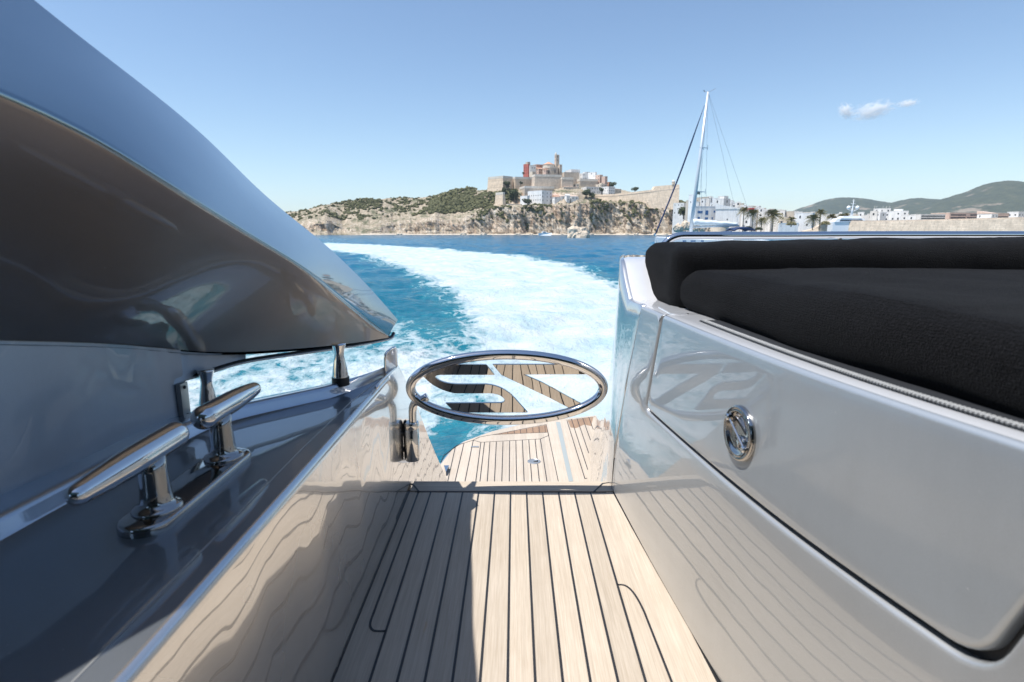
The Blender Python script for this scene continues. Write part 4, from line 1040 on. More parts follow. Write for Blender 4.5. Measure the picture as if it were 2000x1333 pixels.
M['awning'] = mat("red_awning", (.45, .06, .06), .8)

def house(name, label, p0, p1, yt, yb, D, lf=.35, th=32, mat_='white', group=None, wins=None, roof='flat', rmat='paletile', cat='house', floors=None, cols=None, seed=0, wmat='win', base=None, wsz=(1.0, 1.3), skip=.25, rh=None, batter=0):
    r = random.Random(seed + int(p0 * 7 + yt)); th = math.radians(th)
    x0 = PX(p0, D); x1 = PX(p1, D); Wp = x1 - x0; zt = atY((p0 + p1) / 2, yt, D).z; zb = atY((p0 + p1) / 2, yb, D).z
    w = (1 - lf) * Wp / math.cos(th); d = lf * Wp / math.sin(th) if th > .02 else lf * Wp + 6
    O = Vector((x0 + (lf * Wp if th > .02 else 0), D, 0)); u = Vector((math.cos(th), math.sin(th), 0)); v = Vector((-math.sin(th), math.cos(th), 0))
    d = max(d, 3); e = empty(name, (O.x, O.y, zb), label=label, cat=cat, group=group)
    def bx(mb, a0, a1, b0, b1, z0, z1, t=0, mi=0):
        P = [O + u * a + v * b for a, b in ((a0, b0), (a1, b0), (a1, b1), (a0, b1))]; Q = [O + u * a + v * b for a, b in ((a0 + t, b0 + t), (a1 - t, b0 + t), (a1 - t, b1 - t), (a0 + t, b1 - t))]
        mb.add([(q.x, q.y, z0) for q in P] + [(q.x, q.y, z1) for q in Q], [(0, 3, 2, 1), (4, 5, 6, 7), (0, 1, 5, 4), (1, 2, 6, 5), (2, 3, 7, 6), (3, 0, 4, 7)], mi)
    zb_ = base if base is not None else zb - 4
    rh = rh if rh is not None else min(2.2, (zt - zb) * .25)
    H = zt - zb; ztop = zt if roof in ('flat', 'terrace', 'crenel', 'fort') else zt - rh
    mb = MB(); bx(mb, 0 - batter, w + batter, 0 - batter, d + batter, zb_, ztop, batter)
    if roof == 'terrace' and w > 5: bx(mb, w * .45, w * .8, d * .3, d * .8, ztop, ztop + 1.8)
    mb.build("wall", [M[mat_]], e)
    mb = MB()
    if roof in ('flat', 'terrace'):
        bx(mb, -.08, w + .08, -.08, .22, ztop, ztop + .35); bx(mb, -.08, .22, .22, d + .08, ztop, ztop + .35); bx(mb, w - .22, w + .08, .22, d + .08, ztop, ztop + .35); mb.build("parapet", [M[mat_ if mat_ in ('white', 'white2') else 'cap']], e)
    elif roof == 'fort':
        bx(mb, -.35, w + .35, -.35, d + .35, ztop - 2.6, ztop - 2.0); bx(mb, -.15, w + .15, -.15, d + .15, ztop - 2.0, ztop + .3); mb.build("parapet", [M['cap']], e)
    elif roof == 'crenel':
        k = 0; a = 0
        while a < w: bx(mb, a, a + .9, -.1, .4, ztop, ztop + .9); a += 1.7
        a = .6
        while a < d: bx(mb, -.1, .4, a, a + .9, ztop, ztop + .9); a += 1.7
        mb.build("parapet", [M['cap']], e)
    elif roof == 'hip':
        bx(mb, -.3, w + .3, -.3, d + .3, ztop, zt, min(w, d) * .48); mb.build("roof", [M[rmat]], e)
    elif roof == 'gable':
        P = [(-.3, -.3), (w + .3, -.3), (w + .3, d + .3), (-.3, d + .3)]; P = [O + u * a + v * b for a, b in P]; R0 = O + u * (-.3) + v * (d / 2); R1 = O + u * (w + .3) + v * (d / 2)
        mb.add([(q.x, q.y, ztop) for q in P] + [(R0.x, R0.y, zt), (R1.x, R1.y, zt)], [(0, 1, 5, 4), (2, 3, 4, 5), (1, 2, 5), (3, 0, 4), (0, 3, 2, 1)]); mb.build("roof", [M[rmat]], e)
    elif roof == 'mono':
        P = [O + u * a + v * b for a, b in ((-.3, -.3), (w + .3, -.3), (w + .3, d + .3), (-.3, d + .3))]
        zs = (ztop, ztop, zt, zt); mb.add([(q.x, q.y, z) for q, z in zip(P, zs)] + [(q.x, q.y, ztop - .2) for q in P], [(0, 1, 2, 3), (7, 6, 5, 4), (0, 4, 5, 1), (1, 5, 6, 2), (2, 6, 7, 3), (3, 7, 4, 0)]); mb.build("roof", [M[rmat]], e)
    # windows
    H = ztop - zb; L = []
    if wins is None:
        fl = floors if floors is not None else max(1, int(H / 3.3))
        for face, ln in (('R', w), ('L', d)):
            nc = cols if cols is not None else max(1, int(ln / 3.4))
            if ln < 2: continue
            for i in range(fl):
                for j in range(nc):
                    if r.random() < skip: continue
                    L.append((face, (j + .5) / nc + r.uniform(-.04, .04), (i + .55) / fl, wsz[0] * r.uniform(.8, 1.15), wsz[1] * r.uniform(.85, 1.2)))
    else: L = wins
    for (face, fx, fz, ww, hh) in L:
        mb = MB(); zc = zb + H * fz
        if face == 'R': bx(mb, w * fx - ww / 2, w * fx + ww / 2, -.06, .1, zc - hh / 2, zc + hh / 2)
        else: bx(mb, -.06, .1, d * fx - ww / 2, d * fx + ww / 2, zc - hh / 2, zc + hh / 2)
        mb.build("window", [M[wmat]], e)
    return e

G1 = "buildings of the walled old town"
NW = []
# --- fortifications
house("bastion", "leftmost sandy stone bastion with battered walls on the castle hill", 953, 1001, 344, 373, 775, .62, 45, 'stone', "stone ramparts", NW, 'fort', cat='bastion', base=40, batter=2.2)
house("curtain_wall", "low bright curtain wall between the left bastion and the big grey bastion", 1001, 1044, 346, 363, 782, .12, 16, 'stone', "stone ramparts", NW, 'fort', cat='rampart', base=40)
house("bastion", "big grey bastion with a pale rim right under the domed church", 1039, 1096, 341, 369, 765, .09, 14, 'greystone', "stone ramparts", NW, 'fort', cat='bastion', base=38, batter=1.6)
house("curtain_wall", "lower grey curtain wall stepping down right of the big bastion", 1094, 1118, 347, 369, 768, .1, 12, 'greystone', "stone ramparts", NW, 'fort', cat='rampart', base=38, batter=.8)
house("retaining_wall", "long dark retaining wall with a bright rounded left end below the big bastion", 1015, 1082, 364, 381, 750, .14, 15, 'greystone', "stone ramparts", NW, 'fort', cat='rampart', base=34)
house("retaining_wall", "small sunlit ruined wall at the top left of the cliff", 968, 986, 376, 408, 735, .8, 40, 'stone', "stone ramparts", NW, 'fort', cat='rampart', base=28, batter=1.5)
house("retaining_wall", "low terrace wall on the brow of the cliff left of the white hospice", 982, 1020, 399, 408, 728, .3, 20, 'stone', "stone ramparts", NW, 'fort', cat='rampart', base=26)
# --- church
house("church_nave", "pale church nave with pink roofs between the white house and the apse", 1044, 1064, 327, 345, 812, .35, 30, 'pinkstone', G1, None, 'gable', 'tile', 'church', seed=1, rh=2)
ec = empty("cathedral_apse", tuple(atY(1074, 345, 806)), label="round stone apse under a low orange tiled cone roof, beside the bell tower", cat="church", group=G1)
def drum(name, pc, rp, yb, yt, D, mt, par, n=10, topf=1.0, z_ext=0):
    s_ = D / HK; c = atY(pc, yb, D); z1 = atY(pc, yt, D).z; mb = MB(); R = rp * s_
    P = [(c.x + R * math.cos(2 * math.pi * k / n + .2), D + R + R * math.sin(2 * math.pi * k / n + .2)) for k in range(n)]
    T = [(c.x + R * topf * math.cos(2 * math.pi * k / n + .2), D + R + R * topf * math.sin(2 * math.pi * k / n + .2)) for k in range(n)]
    mb.prism(P, c.z - z_ext, z1, 0, T); return mb.build(name, [M[mt]], par)
drum("lower_drum", 1076, 16, 345, 327.5, 800, 'greystone', ec, 10, 1, 8); drum("cornice", 1076, 16.6, 328, 326.6, 799.6, 'cap', ec, 10)
drum("upper_drum", 1072, 11.5, 328, 320.5, 803, 'cream', ec, 12); drum("roof", 1072, 12.3, 321, 315, 802.6, 'orange', ec, 12, .05)
for px in (1065, 1072, 1084): 
    a = atY(px, 338, 800.6); mb = MB(); mb.box(a.x - .5, a.x + .5, 799.5, 801.5, a.z, a.z + 4.2); mb.build("window", [M['win']], ec)
house("church_chapel", "pale side chapel at the foot of the bell tower", 1060, 1069, 328, 345, 798, .6, 40, 'pinkstone', G1, None, 'mono', 'tile', 'church', seed=3)
bt = house("bell_tower", "tall square stone bell tower, highest thing on the hill", 1081.5, 1090.5, 303, 340, 808, .30, 22, 'greystone', G1, [('R', .5, .90, .9, 2.2), ('L', .5, .90, .9, 2.2), ('R', .5, .72, .9, 2.0), ('L', .5, .72, .9, 2.0), ('R', .5, .45, .5, 1.0)], 'flat', cat='tower')
a = atY(1085.5, 303, 810); mb = MB(); mb.lathe([(1.6, 0), (1.6, .8), (1.0, 1.6), (.9, 2.4), (.3, 3.0), (.06, 3.3), (.05, 4.6)], (a.x + .2, 811, a.z + .2), seg=8); mb.build("lantern", [M['cap']], bt)
for yy in (319, 311.5):
    a = atY(1086, yy, 808); pass
house("tower_annex", "small stone turret stuck to the right of the bell tower", 1089, 1096, 322, 345, 806, .3, 25, 'greystone', G1, None, 'flat', cat='tower', seed=5)
# --- upper town
house("red_house", "tall red painted house at the left end of the old town", 1022, 1034, 320.5, 341, 818, .75, 48, 'red', G1, None, 'flat', cat='house', seed=6, skip=.35)
house("tower_house", "small grey tower rising behind the red house", 1026, 1035, 317, 330, 828, .4, 30, 'greystone', G1, NW, 'flat', cat='tower')
house("white_house", "white house with two windows right of the red house", 1033, 1046, 323.5, 340, 815, .1, 12, 'white2', G1, [('R', .38, .72, 1.0, 1.6), ('R', .72, .72, 1.0, 1.6)], 'flat', cat='house')
house("pink_house", "long pink house with a flat pink roof behind the church nave", 1041, 1062, 320, 335, 826, .3, 20, 'orange', G1, None, 'mono', 'paletile', 'house', seed=7, rh=1)
house("stone_ruin", "rounded sunlit stone building below the white house", 1033, 1045, 336, 347, 806, .5, 36, 'cream', G1, NW, 'flat', cat='house')
house("stone_keep", "broad grey stone keep with few windows right of the church", 1096, 1130, 337, 366, 800, .12, 16, 'greystone', G1, [('R', .45, .80, 1.5, 2.4), ('R', .8, .74, 1.2, 1.8), ('R', .75, .34, 1.3, 2.4)], 'flat', cat='castle', batter=.6)
house("arcaded_house", "white building with a row of small arches above the keep", 1104, 1131, 331.5, 342, 815, .35, 18, 'white', G1, [('R', .1 + .2 * k, .55, .8, 1.1) for k in range(5)], 'flat', cat='house')
house("white_house", "long low white house above the lower grey rampart", 1129, 1150, 339, 352, 808, .3, 25, 'white', G1, None, 'terrace', cat='house', seed=9)
house("white_house", "bright cubic white house with a tall blank left face", 1147, 1163, 337, 352, 804, .8, 50, 'white', G1, None, 'flat', cat='house', seed=10, skip=.6)
house("white_house", "small white house squeezed behind the cubic one", 1137, 1150, 336.5, 345, 820, .4, 30, 'white2', G1, None, 'flat', cat='house', seed=11)
house("curtain_wall", "brownish rampart under the white upper houses", 1127, 1166, 350, 366, 792, .1, 12, 'greystone', "stone ramparts", NW, 'fort', cat='rampart', base=40)
house("stone_tenement", "cream stone tenement at the right of the upper town", 1161, 1175, 342, 365, 798, .55, 38, 'pinkstone', G1, None, 'flat', cat='house', seed=12)
house("stone_tenement", "narrow stone tenement, last high one on the right", 1173, 1184, 345, 367, 792, .5, 35, 'pinkstone', G1, None, 'terrace', cat='house', seed=13)
house("stone_house", "low ochre house on the skyline right of the tenements", 1182, 1190, 356, 367, 800, .5, 35, 'orange', G1, None, 'flat', cat='house', seed=14)
house("hall", "low hall with a wide pale pink hipped roof under the keep", 1086, 1131, 362, 374, 764, .3, 22, 'cream', G1, [('R', .2 + .2 * k, .5, 1.6, 1.2) for k in range(4)], 'hip', 'paletile', 'house')
house("cream_house", "little cream house beside the pink hipped roof", 1119, 1130, 360, 372, 772, .4, 30, 'cream', G1, None, 'flat', cat='house', seed=15)
house("white_villa", "grey white villa with a flat roof below the brown rampart", 1136, 1173, 365.5, 379, 758, .2, 16, 'white2', G1, None, 'flat', cat='house', seed=16)
house("white_villa", "white villa with a dark balcony row left of the sloping wall", 1172, 1200, 365, 381, 756, .5, 34, 'white', G1, None, 'flat', cat='house', seed=17)
house("red_roof_house", "house with a red roof strip at the right of the white villa", 1186, 1212, 367, 379, 772, .3, 24, 'cream', G1, None, 'mono', 'tile', 'house', seed=18, rh=1.5)
house("cream_house", "stepped cream house under the last tenement", 1163, 1182, 360, 371, 778, .45, 30, 'cream', G1, None, 'terrace', cat='house', seed=19)
# --- hospice group on the cliff
house("hospice_wing", "low white wing at the left foot of the big white hospice", 1016, 1034, 383, 398, 724, .75, 45, 'white', G1, NW, 'flat', cat='house')
house("hospice", "big white hospice with rows of windows on the brow of the cliff", 1031, 1079, 372.5, 398, 726, .56, 44, 'white', G1, [('R', x, z, 1.0, 1.9) for x in (.08, .5, .85) for z in (.25, .55, .82)] + [('L', .12 + .15 * k, z, .9, 1.5) for k in range(6) for z in (.3, .65)], 'flat', cat='house')
house("pink_house", "long low house with a wide pale pink tiled roof beside the hospice", 1077, 1129, 374, 392, 733, .15, 12, 'white2', G1, [('R', .1 + .15 * k, .3, 1.0, 1.3) for k in range(6)], 'mono', 'paletile', 'house', rh=5.5)
house("orange_roof_house", "small house with an orange tiled roof before the pink one", 1078, 1093, 380, 396, 730, .3, 25, 'white', G1, None, 'gable', 'tile', 'house', seed=20, rh=3)
house("chapel", "small white chapel with a gabled front on the cliff", 1102, 1112, 379, 396, 728, .35, 25, 'white', G1, [('R', .5, .4, .8, 1.3)], 'gable', 'white', 'church', rh=1.8)
house("white_house", "low bluish white house right of the chapel", 1110, 1129, 385, 396, 731, .25, 22, 'white', G1, None, 'flat', cat='house', seed=21)
house("white_house", "low white house left of the chapel with dark doors", 1091, 1104, 384, 397, 732, .3, 25, 'white2', G1, None, 'flat', cat='house', seed=22)
# --- long sloping wall
lwl = empty("city_wall", tuple(atY(1240, 392, 725)), label="long sunlit sandstone city wall sloping up to a sentry box", cat="rampart", group="stone ramparts")
tw = [(1160, 381, 388), (1199, 379, 392), (1240, 374.5, 394), (1273, 370.5, 394), (1276, 364, 395), (1300, 362, 396), (1323, 360.5, 396)]
Yw = lambda p: 748 - (p - 1160) * .38
def wallseg(tw, Yf, th_, zex, mb, dz=0, out=0, hh=None):
    v = []; n = len(tw)
    for p, a, b in tw:
        Y = Yf(p) - out; zt = atY(p, a, Y).z + dz; zb = (zt - hh) if hh else atY(p, b, Y).z - zex; x = PX(p, Y)
        v += [(x, Y, zb), (x + (0 if hh else .0), Y + (0 if hh else 1.6), zt), (x, Y + th_, zt), (x, Y + th_, zb)]
    f = []
    for i in range(n - 1):
        a = i * 4; f += [(a, a + 4, a + 5, a + 1), (a + 1, a + 5, a + 6, a + 2), (a + 2, a + 6, a + 7, a + 3), (a, a + 3, a + 7, a + 4)]
    f += [(0, 1, 2, 3), ((n - 1) * 4 + 3, (n - 1) * 4 + 2, (n - 1) * 4 + 1, (n - 1) * 4)]
    mb.add(v, f)
mb = MB(); wallseg(tw, Yw, 14, 8, mb); mb.build("wall", [M['stone']], lwl)
mb = MB(); wallseg([(1160, 384, 385), (1199, 382.5, 0), (1240, 378, 0), (1273, 374, 0), (1300, 370.5, 0), (1323, 368, 0)], lambda p: Yw(p) + .9, .9, 0, mb, 0, 0, .5); mb.build("string_course", [M['greystone']], lwl)
sb = empty("sentry_box", tuple(atY(1315, 360, 690)), label="little domed sentry box at the top corner of the long wall", cat="tower")
mb = MB(); a = atY(1315.5, 361, 692); mb.lathe([(1.9, 0), (1.9, 3.2)], (a.x, 693, a.z), seg=12); mb.build("wall", [M['stone']], sb)
mb = MB(); mb.lathe([(2.1, 3.2), (2.1, 3.5), (1.7, 4.3), (.9, 5.0), (.1, 5.3), (.05, 6.0)], (a.x, 693, a.z), seg=12); mb.build("dome", [M['white2']], sb, True)

# --- white harbour town
G2 = "white houses of the harbour town"
base0 = 0
def wh(label, *a, **k):
    k.setdefault('group', G2); k.setdefault('base', 0); k.setdefault('mat_', 'white')
    return house("white_house", label, *a, **k)
wh("aged white house on the rocks nearest the cliff, leftmost of the harbour town", 1316, 1343, 397, 420, 655, lf=.6, th=50, mat_='white2', seed=30)
wh("pale house with blue shutters and balconies behind the sailing boat mast", 1353, 1402, 404, 432, 372, lf=.06, th=8, wmat='bluewin', wins=[('R', .13, .62, 1.2, 1.5), ('R', .2, .62, 1.2, 1.5), ('R', .28, .62, 1.0, 1.5), ('R', .5, .58, 2.0, 2.8), ('R', .84, .66, 1.0, 1.3), ('R', .16, .22, 1.6, 1.2), ('R', .5, .18, 2.1, 1.4), ('R', .76, .2, .9, 1.2)], seed=31)
wh("largest blank white gable with a tiny window, beside the palms", 1400, 1448, 398, 446, 360, lf=.88, th=72, wins=[('L', .5, .45, .7, .8)], roof='mono', rmat='white', rh=3.0)
wh("white stepped house stacked right behind the blank gable", 1399, 1425, 389, 410, 392, lf=.4, th=30, mat_='white2', seed=32, roof='terrace')
wh("white house with a dark roof terrace at the top of the harbour town", 1402, 1420, 384, 400, 420, lf=.4, th=30, seed=33, roof='terrace', mat_='white2')
wh("white house at the very top left of the harbour town", 1344, 1357, 381, 400, 430, lf=.5, th=35, seed=34, skip=.5)
stn = empty("round_tower", tuple(atY(1411, 455, 340)), label="short round stone tower base below the blank white gable", cat="tower")
a = atY(1411, 456, 340); mb = MB(); mb.lathe([(5.6, -1), (5.0, a.z * 0 + 4.6), (5.2, 4.7), (5.2, 5.1)], (a.x, 345, 0), seg=28); mb.build("wall", [M['stone']], stn)
rr = random.Random(77)
ORD = 'first second third fourth fifth sixth seventh eighth ninth tenth eleventh twelfth thirteenth fourteenth fifteenth sixteenth seventeenth eighteenth nineteenth twentieth twenty-first twenty-second twenty-third twenty-fourth twenty-fifth twenty-sixth twenty-seventh twenty-eighth twenty-ninth thirtieth'.split()
def scatter(p0, p1, ytab, ybot, D0, D1, n, label, mats=('white', 'white', 'white2', 'white', 'cream'), seed=1, w=(9, 24), h=(9, 17), roofs=('flat', 'terrace', 'flat'), grp=G2):
    r = random.Random(seed); out = []
    for i in range(n):
        c = p0 + (p1 - p0) * (i + r.uniform(.2, .8)) / n; ww = r.uniform(*w); top = lerp_tab(ytab, c) + abs(r.gauss(0, 1)) * 3.4 * r.choice((1, 1, 2.2)); D = r.uniform(D0, D1); 
        D = D1 - (D1 - D0) * min(1, max(0, (top - lerp_tab(ytab, c)) / 14)) if r.random() < .7 else D
        out.append((c - ww / 2, c + ww / 2, top, min(ybot, top + r.uniform(*h)), D, r.uniform(.55, .85), r.uniform(44, 66), r.choice(mats), r.choice(roofs)))
    out.sort(key=lambda q: q[0] + q[1])
    for k, (a, b, t_, bb, D, lf, th, mt, rf) in enumerate(out):
        house("white_house", ORD[k] + " from the left of the " + label, a, b, t_, bb, D, lf, th, mt, grp, None, rf, 'paletile', 'house', seed=seed * 100 + k, base=0, skip=.18, wsz=(1.05, 1.4))
scatter(1342, 1450, [(1342, 392), (1365, 385), (1380, 383), (1400, 387), (1420, 389), (1450, 396)], 425, 400, 470, 28, "cube houses stacked behind the blue shutters", seed=2, w=(6, 14), h=(8, 13))
scatter(1446, 1520, [(1446, 397), (1470, 402), (1500, 405), (1520, 409)], 446, 365, 460, 20, "white houses behind the row of palms", seed=3, w=(8, 17), h=(12, 26))
scatter(1515, 1600, [(1515, 409), (1530, 411), (1560, 413), (1600, 414)], 448, 365, 450, 13, "white houses between thick palm and harbour wall", seed=4, w=(12, 24), h=(14, 34))
wh("plain flat white box building in front, right of the thick palm", 1525, 1562, 437, 452, 338, lf=.9, th=75, wins=[])
wh("white three storey house with dark window rows left of the tall palm", 1560, 1599, 417, 448, 345, lf=.6, th=50, seed=35, skip=.05)
wh("white house with a red awning row on its roof terrace", 1452, 1476, 408, 420, 385, lf=.2, th=15, seed=36)
a = atY(1463, 407.5, 384); mb = MB(); mb.box(a.x - 3.2, a.x + 3.2, 383, 386, a.z - .9, a.z + .3); o = mb.build("awning", [M['awning']]); tag(o, "red awning on a roof terrace behind the slender palm", "awning")
scatter(1600, 1712, [(1600, 415), (1650, 418), (1690, 414), (1712, 411)], 434, 420, 520, 15, "far white houses behind the moored yacht", seed=5, w=(9, 20), h=(10, 16))
G3 = "apartment blocks behind the harbour wall"
def ap(label, *a, **k):
    k.setdefault('group', G3); k.setdefault('base', 0); k.setdefault('cat', 'apartment block')
    return house("apartment_block", label, *a, **k)
ap("tall white block with antennas on its roof, right of the yacht", 1711, 1744, 408, 433, 470, .7, 55, 'white', seed=50)
ap("white block directly in front of the antenna block", 1708, 1731, 416, 434, 440, .3, 22, 'white', seed=51)
ap("stepped white block with a blank side, second right of the yacht", 1744, 1780, 413, 433, 450, .7, 55, 'white', seed=52, roof='terrace')
ap("small white block with few windows before the dark banded one", 1764, 1793, 421, 433, 430, .7, 60, 'white', seed=53)
ap("long block with two dark window bands", 1792, 1846, 419.5, 430, 480, .05, 6, 'white2', wins=[('R', .5, .28, 21, .9), ('R', .5, .70, 21, .9)])
ap("long pink terraced block with arcades", 1845, 1924, 416, 430, 500, .06, 6, 'pinkstone', wins=[('R', .25, .3, 14, 1.1), ('R', .25, .7, 14, 1.0), ('R', .72, .3, 14, 1.1), ('R', .74, .7, 10, 1.0)])
ap("white block with a sloping roof, between the two pink terraces", 1921, 1952, 412, 429, 470, .35, 26, 'white', seed=54, roof='mono', rh=2)
ap("smaller pink terrace on the right", 1934, 1970, 417, 428, 480, .1, 10, 'pinkstone', wins=[('R', .5, .35, 12, 1.0)])
ap("white flat topped block at the right edge", 1976, 2000, 414.5, 427, 500, .3, 22, 'white', seed=55)
ap("low pink roofed block at the far right edge", 1955, 2040, 419, 428, 520, .2, 12, 'cream', seed=56, roof='mono', rmat='tile', rh=1.2)
scatter(1745, 2000, [(1745, 416), (1800, 419), (1860, 416), (2000, 414)], 430, 540, 700, 16, "small far buildings behind the apartment blocks", mats=('white', 'white2', 'cream', 'pinkstone'), seed=6, w=(8, 18), h=(7, 12), grp="far buildings at the foot of the hills")
for px in (1708, 1712, 1724, 1731, 1737):
    b = atY(px, 409, 472); mb = MB(); mb.tube([b - Vector((0, 0, 1.2)), b + Vector((0, 0, 2.6))], .09, 5); mb.box(b.x - .7, b.x + .7, b.y - .05, b.y + .05, b.z + 1.9, b.z + 2.0); o = mb.build("antenna", [M['white2']]); tag(o, ORD[{1708:0,1712:1,1724:2,1731:3,1737:4}[px]] + " from the left of the thin roof antennas on the tall white block", "antenna", "roof antennas")
# --- harbour wall and its foot rocks
hwl = [(1572, 452, 470), (1590, 448, 466), (1604, 441, 466), (1618, 434.5, 466), (1628, 433, 466), (1700, 433, 466), (1800, 431.5, 466), (1900, 429, 466), (2000, 426.5, 466), (2200, 422, 466)]
hw = empty("harbour_wall", tuple(atY(1800, 455, 300)), label="long pale sandstone harbour breakwater wall with a grey coping", cat="sea wall")
Yh = lambda p: 335 - (p - 1590) * .2
mb = MB(); wallseg(hwl, Yh, 5, 3, mb); mb.build("wall", [M['stone']], hw)
mb = MB(); wallseg(hwl[1:], lambda p: Yh(p) + 1.1, 4, 0, mb, .5, 0, .9); mb.build("coping", [M['greystone']], hw)
M['rock'] = wall_mat("boulder", (.66, .54, .41), .3, .6)
rs = np.random.RandomState(8)
def boulder(name, label, c, R, seed, cat, group=None, fl=.6):
    v, f = icos(4); n = fbm(v[:, 0] * 1.6 + 7, v[:, 1] * 1.6 + v[:, 2] * 1.4, seed, 5); n2 = 1 - np.abs(fbm(v[:, 0] * 3.5 + v[:, 2] * 2, v[:, 1] * 3 + v[:, 2] * 3, seed + 9, 4)) * 2
    k = 1 + n * .5 + n2 * .12; v = v * k[:, None] * np.array([R, R * .7, R * fl]) + np.array(c); o = np_mesh(name, v, f, [M['rock']], False); tag(o, label, cat, group); return o
a = atY(1129, 463, 290); boulder("sea_rock", "pale rounded rock standing alone in the sea before the cliff", (a.x, 290, WATER + .6), 5.0, 2, "rock", None, .85)
for i, p in enumerate((780, 905, 945, 1012, 1038, 1098, 1155, 1225, 1243, 1300)):
    Y = float(np.interp(p, ps, st_)) - 16; boulder("shore_rock", ORD[i] + " from the left of the brown rocks at the waterline below the cliff", (PX(p, Y), Y, WATER + .1), rs.uniform(1.6, 3.4), i + 5, "rock", "rocks along the foot of the cliff")

for i, (p, y, R_b) in enumerate([(1326, 436, 4.6), (1334, 444, 4.0), (1341, 432, 5.0), (1350, 441, 4.4), (1359, 436, 4.4), (1367, 443, 3.6), (1374, 437, 3.8), (1382, 444, 3.4), (1389, 438, 3.2), (1396, 446, 3.0)]):
    Y = 362 + 10 * (i % 2) - 4; q = atY(p, y, Y); boulder("shore_boulder", ORD[i] + " from the left of the tan boulders heaped below the blue shuttered house", (q.x, Y, q.z - 3.0), R_b * .55, i + 30, "rock", "boulders at the foot of the white town", .95)
# ============================================================ BOATS
M['gel'] = mat("white_gelcoat", (.80, .81, .82), .25); M['alu'] = mat("mast_aluminium", (.62, .66, .70), .4, .35); M['navy'] = mat("navy_canvas", (.015, .035, .10), .8); M['sail'] = mat("furled_sailcloth", (.70, .74, .76), .8); M['wire'] = mat("rigging_wire", (.30, .33, .38), .5)
D = 57
sy = empty("sailing_yacht", tuple(atY(1380, 498, D)), label="white sailing yacht with tall mast, furled sail and navy bimini behind the sun pad", cat="sailing boat")
xb, xs_ = PX(1281, D), PX(1490, D); L = xs_ - xb; mb = MB(); rows = []
for i in range(25):
    s_ = i / 24; x = xb + L * s_; bw = 1.75 * (math.sin(math.pi * min(1, s_ * .62 + .02)) ** .75); sh = .42 - .30 * math.sin(math.pi * .5 * min(1, s_ * 1.3)); r = []
    for k in range(9):
        a = k / 8; yy = -bw * (1 - abs(a) ** 2.6 * .25); r.append((x + (0.9 * (a) * (1 - s_) ** 3 if s_ < .5 else 0), D - bw * (1 - .35 * a ** 2), sh - (sh - (WATER - .3)) * a))
    r = [(x, D + bw, WATER - .3), (x, D + bw, sh), (x, D, sh + .06)] + r; rows.append(r)
mb.grid(rows, 0, True); mb.add([rows[0][i] for i in range(len(rows[0]))], [tuple(range(len(rows[0])))]); mb.add([rows[-1][i] for i in range(len(rows[0]))], [tuple(range(len(rows[0])))[::-1]])
hl_ = mb.build("hull", [M['gel']], sy, True, 40)
for px, w in ((1337, .16), (1354, .22), (1372, .12)):
    a = atY(px, 471.5, D - 1.78); mb = MB(); mb.box(a.x - w, a.x + w, D - 1.80, D - 1.70, a.z - .05, a.z + .07); mb.build("hull_window", [M['bluewin']], hl_)
mb = MB(); x0 = PX(1322, D); x1 = PX(1425, D)
mb.add([(x0, D - .9, .2), (x1, D - 1.1, .2), (x1, D + 1.1, .2), (x0, D + .9, .2), (x0 + 1, D - .6, .62), (x1, D - .9, .72), (x1, D + .9, .72), (x0 + 1, D + .6, .62)], [(4, 5, 6, 7), (0, 1, 5, 4), (1, 2, 6, 5), (2, 3, 7, 6), (3, 0, 4, 7)]); mb.build("coachroof", [M['gel']], sy)
mt_b = atY(1347, 470, D); mt_t = atY(1383, 180, D)
mb = MB(); mb.tube([mt_b, mt_b.lerp(mt_t, .5), mt_t], [.19, .16, .10], 12); mast = mb.build("mast", [M['alu']], sy, True)
for yy, w in ((371, 26), (285, 18)):
    f_ = (470 - yy) / 290; c = mt_b.lerp(mt_t, f_); mb = MB(); mb.tube([c + Vector((-.15, -.1, 0)), c + Vector((w * .055 * .7, .2, -.05)), ], .035, 6); mb.tube([c, c + Vector((w * .055 * .68, 1.2, -.02))], .03, 6); mb.tube([c + Vector((w * .055 * .7, .2, -.25)), c + Vector((w * .055 * .7, .2, .25))], .03, 5); mb.build("spreader", [M['alu']], mast)
mb = MB(); mb.tube([mt_t + Vector((-.25, 0, .0)), mt_t + Vector((.25, 0, .08)), mt_t + Vector((.7, 0, .3))], .02, 5); mb.tube([mt_t + Vector((-.3, 0, 0)), mt_t + Vector((-.42, 0, .15))], .05, 5); mb.build("masthead_gear", [M['wire']], mast)
# boom with flaked sail
A_ = atY(1353, 437, D); B_2 = atY(1440, 438, D); mb = MB(); pts = []; rad = []
for i in range(22):
    s_ = i / 21; p = A_.lerp(B_2, s_) + Vector((0, 0, .06 * math.sin(s_ * 19) * .4 + .12 * (1 - s_))); pts.append(p); rad.append((.34 - .22 * s_) * (1 + .09 * math.sin(i * 1.9)))
mb.tube(pts, rad, 14); fs = mb.build("furled_mainsail", [M['sail']], sy, True)
mb = MB(); mb.tube([A_ - Vector((.2, 0, .36)), B_2 - Vector((-.2, 0, .15))], .09, 10); mb.build("boom", [M['alu']], sy, True)
fa = atY(1279, 461, D); fb = atY(1376, 206, D)
mb = MB(); P = catmull([fa, fa.lerp(fb, .5) + Vector((.10, 0, -.12)), fb], 16); mb.tube(P, [.075] * 12 + [.06, .05, .03, .02], 8); mb.build("furled_genoa", [M['navy']], sy, True)
mb = MB(); mb.lathe([(.12, -.1), (.14, .1), (.08, .2)], fa + Vector((0, 0, .05)), seg=10); mb.build("furler_drum", [M['chrome']], sy)
